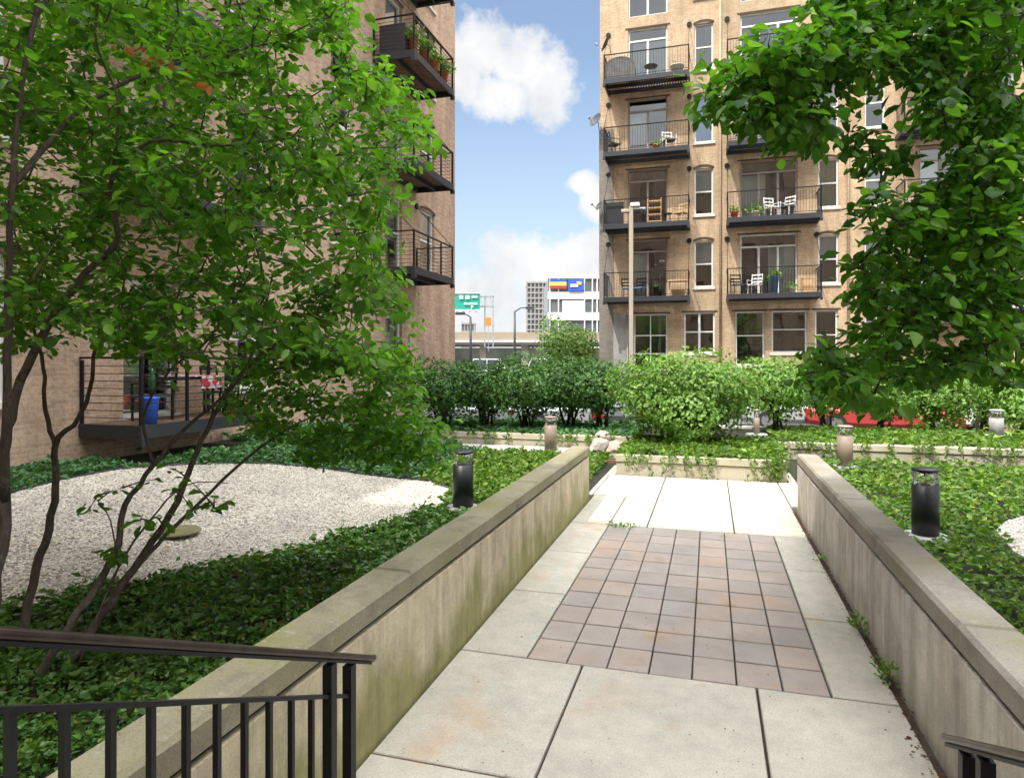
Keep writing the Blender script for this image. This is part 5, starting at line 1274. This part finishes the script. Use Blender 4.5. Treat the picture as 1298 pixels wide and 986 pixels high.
# shrubs
def shrub(name, c, rx_, ry_, z0, z1, n, size, leafm, label, stems=5, grp=None, shape=1.0, stemmat='bark2', flat=.55, tmpl=SMALL, cat='shrub', hollow=.55, lean=0):
    L = empty(name, (c[0], c[1], c[2]), label, cat, grp)
    rr_ = random.Random(hash(label) % 9999 if False else sum(map(ord, label)))
    tm = MB(); lobes = []
    nl = 16 if n < 9000 else 26
    zc = (z0 + z1) / 2; rz_ = (z1 - z0) / 2
    for k in range(nl):
        a = k * 2.39996 + rr_.uniform(-.25, .25); rad = math.sqrt((k + .5) / nl) * .74; e = ((k * 7) % nl / nl * 2 - 1) * .66 + rr_.uniform(-.08, .08)
        lobes.append((c[0] + rx_ * rad * math.cos(a), c[1] + ry_ * rad * math.sin(a), zc + rz_ * e * math.sqrt(1 - rad * rad * .6), rr_.uniform(.32, .5)))
    for k in range(stems):
        a = 2 * PI * k / stems + rr_.uniform(-.3, .3); q = lobes[k % nl]
        s0 = Vector((c[0] + .14 * math.cos(a), c[1] + .14 * math.sin(a), c[2] - .03)); e = Vector(q[:3])
        mid = s0.lerp(e, .45) + Vector((rr_.uniform(-.1, .1), rr_.uniform(-.1, .1), .08)); tm.tube([s0, mid, e], [.04, .028, .012], 7)
        for _ in range(3):
            q2 = rr_.choice(lobes); tm.tube([mid, Vector(q2[:3]).lerp(mid, .3) + Vector((0, 0, .05)), Vector(q2[:3])], [.018, .012, .006], 5)
    tm.build('stems', stemmat, L)
    per = n // nl; C = []; Nn = []
    for (x, y, z, r) in lobes:
        v = norm(RNG.normal(size=(per, 3))); rad = hollow + (1 - hollow) * RNG.uniform(0, 1, (per, 1)) ** .6
        rad *= 1 + .18 * wob(v[:, 0:1] * 3 + x, v[:, 2:3] * 3 + y, 1, z)
        p_ = v * rad * np.array([rx_ * r * 1.15, ry_ * r * 1.15, rz_ * r * 1.25]) + np.array([x, y, z]); C.append(p_); Nn.append(v)
    C = np.concatenate(C); v = np.concatenate(Nn)
    k = (C[:, 2] > c[2] + .05); C = C[k]; v = v[k]; m_ = len(C)
    out = norm(C - np.array([c[0], c[1], zc])); N = norm(out * .5 + v * .5 + RNG.normal(size=(m_, 3)) * .35 + [0, 0, .35])
    D = RNG.normal(size=(m_, 3)); D = D - N * np.sum(D * N, axis=1, keepdims=True) * .8 + [0, 0, -.15]
    V, T = leaves(C, D, N, size * RNG.uniform(.6, 1.3, m_), tmpl)
    tri_mesh('crown', V, T, leafm, L)
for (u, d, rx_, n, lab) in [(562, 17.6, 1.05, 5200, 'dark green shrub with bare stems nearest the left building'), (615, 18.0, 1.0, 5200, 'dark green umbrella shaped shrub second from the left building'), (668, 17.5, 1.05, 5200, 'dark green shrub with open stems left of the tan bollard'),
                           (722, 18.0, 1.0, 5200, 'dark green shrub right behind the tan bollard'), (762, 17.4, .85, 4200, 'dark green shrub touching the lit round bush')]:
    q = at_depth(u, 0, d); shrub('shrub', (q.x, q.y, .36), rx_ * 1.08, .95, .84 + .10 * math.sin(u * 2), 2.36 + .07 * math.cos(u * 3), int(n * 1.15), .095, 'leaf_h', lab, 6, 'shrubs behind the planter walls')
q = at_depth(870, 0, 14.7)
shrub('shrub', (q.x, q.y, .36), 1.5, 1.2, .50, 2.40, 15000, .105, 'leaf_b', 'big round sunlit light green bush in the centre planter', 7, 'shrubs behind the planter walls', hollow=.7)
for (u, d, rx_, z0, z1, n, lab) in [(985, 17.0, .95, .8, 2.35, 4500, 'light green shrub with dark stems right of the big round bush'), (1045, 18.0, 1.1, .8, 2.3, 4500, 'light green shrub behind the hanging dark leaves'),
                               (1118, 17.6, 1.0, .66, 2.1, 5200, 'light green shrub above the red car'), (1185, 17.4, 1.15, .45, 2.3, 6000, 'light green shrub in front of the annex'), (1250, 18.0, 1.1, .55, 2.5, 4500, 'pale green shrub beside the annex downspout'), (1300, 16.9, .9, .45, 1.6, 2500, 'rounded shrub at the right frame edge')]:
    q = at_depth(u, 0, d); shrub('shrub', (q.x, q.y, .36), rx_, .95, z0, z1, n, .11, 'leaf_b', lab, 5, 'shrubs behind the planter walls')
# far tree between the blocks
q = at_depth(718, 0, 36.5)
shrub('street_tree', (q.x, q.y, .2), 1.75, 1.7, .9, 4.5, 6500, .2, 'leaf_f', 'light green street tree below the white building', 5, None, cat='tree')

# ------------------------------------------------------------------ ground cover
def cover(name, label, poly, n, size, zf, leafm, excl=None, hgt=.16, seed=1, up=.75, dpow=1.2, dots=()):
    px = [p[0] for p in poly]; py = [p[1] for p in poly]
    x = RNG.uniform(min(px), max(px), n * 8); y = RNG.uniform(min(py), max(py), n * 8)
    k = in_poly(x, y, poly)
    if excl is not None:
        for e in excl: k &= ~in_poly(x + .05 * wob(x * 3, y * 3, 1.3, 2), y + .05 * wob(y * 3, x * 3, 1.3, 5), e)
    for (dx, dy, dr) in dots: k &= (x - dx) ** 2 + (y - dy) ** 2 > dr ** 2
    d = np.hypot(x, y); pr_ = np.minimum(1, (4.0 / np.maximum(d, 4.0)) ** dpow); k &= RNG.uniform(0, 1, len(x)) < pr_
    x = x[k][:n]; y = y[k][:n]; m_ = len(x); d = np.hypot(x, y)
    sc = np.clip((d / 4.0) ** (dpow / 2), 1, 2.6)
    top = hgt * (.72 + .5 * wob(x * 1.6, y * 1.6, 1.5, seed) + .25 * wob(x * 5, y * 5, 1.7, seed + 2)); top = np.where(RNG.uniform(0, 1, m_) < .012, top * 1.8, np.maximum(top, .03)); z = zf(x, y) + top * RNG.uniform(.25, 1.0, m_) ** .5
    C = np.stack([x, y, z], 1); k2 = RNG.uniform(0, 1, m_) > .30 * (wob(x * 2.3, y * 2.3, 1.9, seed + 4) > .55); C = C[k2]; sc = sc[k2]; m_ = len(C); N = RNG.normal(size=(m_, 3)) * .65 + [0, 0, up]; D = RNG.normal(size=(m_, 3)) * [1, 1, .35]
    V, T = leaves(C, D, N, size * sc * RNG.uniform(.45, 1.35, m_), SMALL)
    return tag(tri_mesh(name, V, T, leafm), label, 'ground cover', kind='stuff')
Gp = [(p.x, p.y) for p in GRAV]
bl1 = ground(587, 600); bp = at_depth(587, 0, 9.5); bq = at_depth(1173, 0, 7.95)
farL = [(p.x, p.y) for p in GRAV[0:10]] + [(-2.9, 12.0), (-2.9, 14.9), (-9.8, 14.9), (-9.8, 1.0)]
allL = [(WLI - .22, .7), (WLI - .22, 1.5), (WLO, 4.5), (WLO, WEND + .05), (-2.1, WEND + .1), (-2.1, 14.9), (-9.8, 14.9), (-9.8, .7)]
lit_ = [(-5.0, 9.4), (-2.1, 9.4), (-2.1, 14.9), (-5.0, 14.9)]
cover('ground_cover', 'glossy ground cover coloured darker for shade between the gravel bed and the left path wall', allL, 56000, .052, lambda x, y: bank(x, y), 'leaf_shade', [Gp, farL, lit_], .17, 1, dots=((bp.x, bp.y, .26),))
cover('ground_cover', 'bluish green ground cover on the bank below the left brick wall', farL, 26000, .055, lambda x, y: bank(x, y), 'leaf_k', [Gp, lit_, [(-9.9, 8.3), (-8.45, 8.3), (-8.45, 11.7), (-9.9, 11.7)]], .16, 4, dpow=1.0)
cover('ground_cover', 'sunlit ground cover between the black and the tan left bollards', lit_, 12000, .055, lambda x, y: bank(x, y), 'leaf_i', [Gp], .17, 9, dpow=1.0, dots=((bp.x, bp.y, .26),))
nearR = [(WRO, 1.0), (7.5, 1.0), (11.5, 8.0), (11.5, 15.6), (2.1, 15.6), (2.1, WEND + .2), (WRO, WEND)]
cover('ground_cover', 'bright green ground cover behind the right path wall', nearR, 64000, .052, lambda x, y: 0.02 + 0 * x, 'leaf_i', [[(p.x, p.y) for p in pr]], .17, 7, dots=((bq.x, bq.y, .27),))
cover('ivy', 'ivy spilling over the top of the central planter', [(-1.7, 13.0), (1.35, 13.0), (1.35, 16.0), (-1.7, 16.0)], 12000, .05, lambda x, y: .36 + 0 * x, 'leaf_i', None, .13, 3)
cover('ivy', 'shaded ivy in the planter under the left shrubs', [(-9.2, 16.05), (-1.7, 16.05), (-1.7, 19.2), (-9.2, 19.2)], 9000, .055, lambda x, y: .36 + 0 * x, 'leaf_k', None, .13, 5)
cover('ivy', 'ivy in the planter under the right shrubs', [(1.4, 16.0), (11.5, 16.0), (11.5, 19.2), (1.4, 19.2)], 11000, .055, lambda x, y: .36 + 0 * x, 'leaf_i', None, .13, 6)
# trailing strands over the planter faces
def strands(name, label, x0, x1, y, n, seed, bias=None, zt_=.42):
    rr_ = random.Random(seed); st_ = MB(); C = []
    for k in range(n):
        x = rr_.uniform(x0, x1) if bias is None or rr_.random() > .35 else rr_.gauss(bias, .18)
        x = min(max(x, x0), x1); L_ = rr_.uniform(.08, .42); pts_ = []
        for q in range(6):
            t = q / 5; pts_.append(Vector((x + .08 * math.sin(q * 1.3 + k) * t, y - .045 - .03 * math.sin(t * 3) - .01, zt_ - L_ * t)))
            C.append(tuple(pts_[-1] + Vector((rr_.uniform(-.03, .03), -.012, rr_.uniform(-.02, .02))))); C.append(tuple(pts_[-1] + Vector((rr_.uniform(-.04, .04), -.02, rr_.uniform(-.03, .03)))))
        st_.tube(pts_, .004, 4, cap=False)
    C = np.array(C); m_ = len(C)
    V, T = leaves(C, RNG.normal(size=(m_, 3)) * [1, .2, .8] + [0, 0, -.4], RNG.normal(size=(m_, 3)) * .4 + [0, -1, .5], RNG.uniform(.05, .09, m_), SMALL)
    o = tri_mesh(name, V, T, 'leaf_i'); st_.build('vines', 'bark', o); tag(o, label, 'ivy', kind='stuff')
strands('ivy', 'ivy strands hanging down the front of the central planter', -1.7, 1.3, 12.97, 34, 3, bias=1.15)
strands('ivy', 'ivy strands hanging down the sunlit right planter wall', 1.5, 10.8, 15.95, 75, 5)
strands('ivy', 'ivy strands hanging over the shaded left planter wall', -7.5, -1.9, 16.0, 26, 8)
# weeds and litter at the foot of the right wall
def weed(x, y, n, h, label, mat='leaf_b', spread=.07, grp='weeds growing in the paving joints'):
    a = RNG.uniform(0, 2 * PI, n); r = RNG.uniform(0, spread, n); z = RNG.uniform(0.01, h, n)
    C = np.stack([x + r * np.cos(a), y + r * np.sin(a) * 1.6, z], 1); D = np.stack([np.cos(a), np.sin(a), RNG.uniform(.2, 1.4, n)], 1); N = RNG.normal(size=(n, 3)) * .5 + [0, 0, 1]
    V, T = leaves(C, D, N, RNG.uniform(.025, .055, n), SMALL)
    o = tri_mesh('weed', V, T, mat, loc=(x, y, 0)); tag(o, label, 'weed', grp)
xw = WRI - .05
for (u, v, n, h, lab) in [(1146, 868, 70, .14, 'tallest green weed at the foot of the right wall'), (1118, 806, 60, .15, 'green weed clump in the joint farther along the right wall'), (1052, 712, 16, .05, 'tiny weed near the far end of the right wall joint')]:
    q = ground(u, v); weed(xw - .02, q.y, n, h, lab)
q = ground(783, 668); weed(q.x, q.y, 50, .03, 'flat yellowish weed at the far left corner of the clay tiles', spread=.16)
q = ground(800, 669); weed(q.x, q.y, 24, .02, 'thin moss tuft in the joint above the clay tiles', spread=.12)
m_ = 1500; y_ = RNG.uniform(2.4, WEND, m_); x_ = xw + .03 - np.abs(RNG.normal(size=m_)) * .028 * (1 + (y_ < 4.5) * .9)
x_ = np.minimum(x_, WRI - .012)
C = np.stack([x_, y_, RNG.uniform(.002, .012, m_)], 1); V, T = leaves(C, RNG.normal(size=(m_, 3)) * [1, 1, .15], RNG.normal(size=(m_, 3)) * .3 + [0, 0, 1], RNG.uniform(.010, .028, m_), SMALL)
tag(tri_mesh('leaf_litter', V, T, 'litter'), 'dry brown leaf litter along the foot of the right path wall', 'litter', kind='stuff')
m_ = 380; x_ = RNG.uniform(WLI + .03, WRI - .1, m_); y_ = RNG.uniform(2.6, 12.5, m_)
C = np.stack([x_, y_, np.full(m_, .006)], 1); V, T = leaves(C, RNG.normal(size=(m_, 3)) * [1, 1, .1], RNG.normal(size=(m_, 3)) * .2 + [0, 0, 1], RNG.uniform(.006, .018, m_), SMALL)
tag(tri_mesh('paving_debris', V, T, 'litter'), 'tiny specks of debris scattered on the paving', 'debris', kind='stuff')
print('leaves', n1, n2, n4)
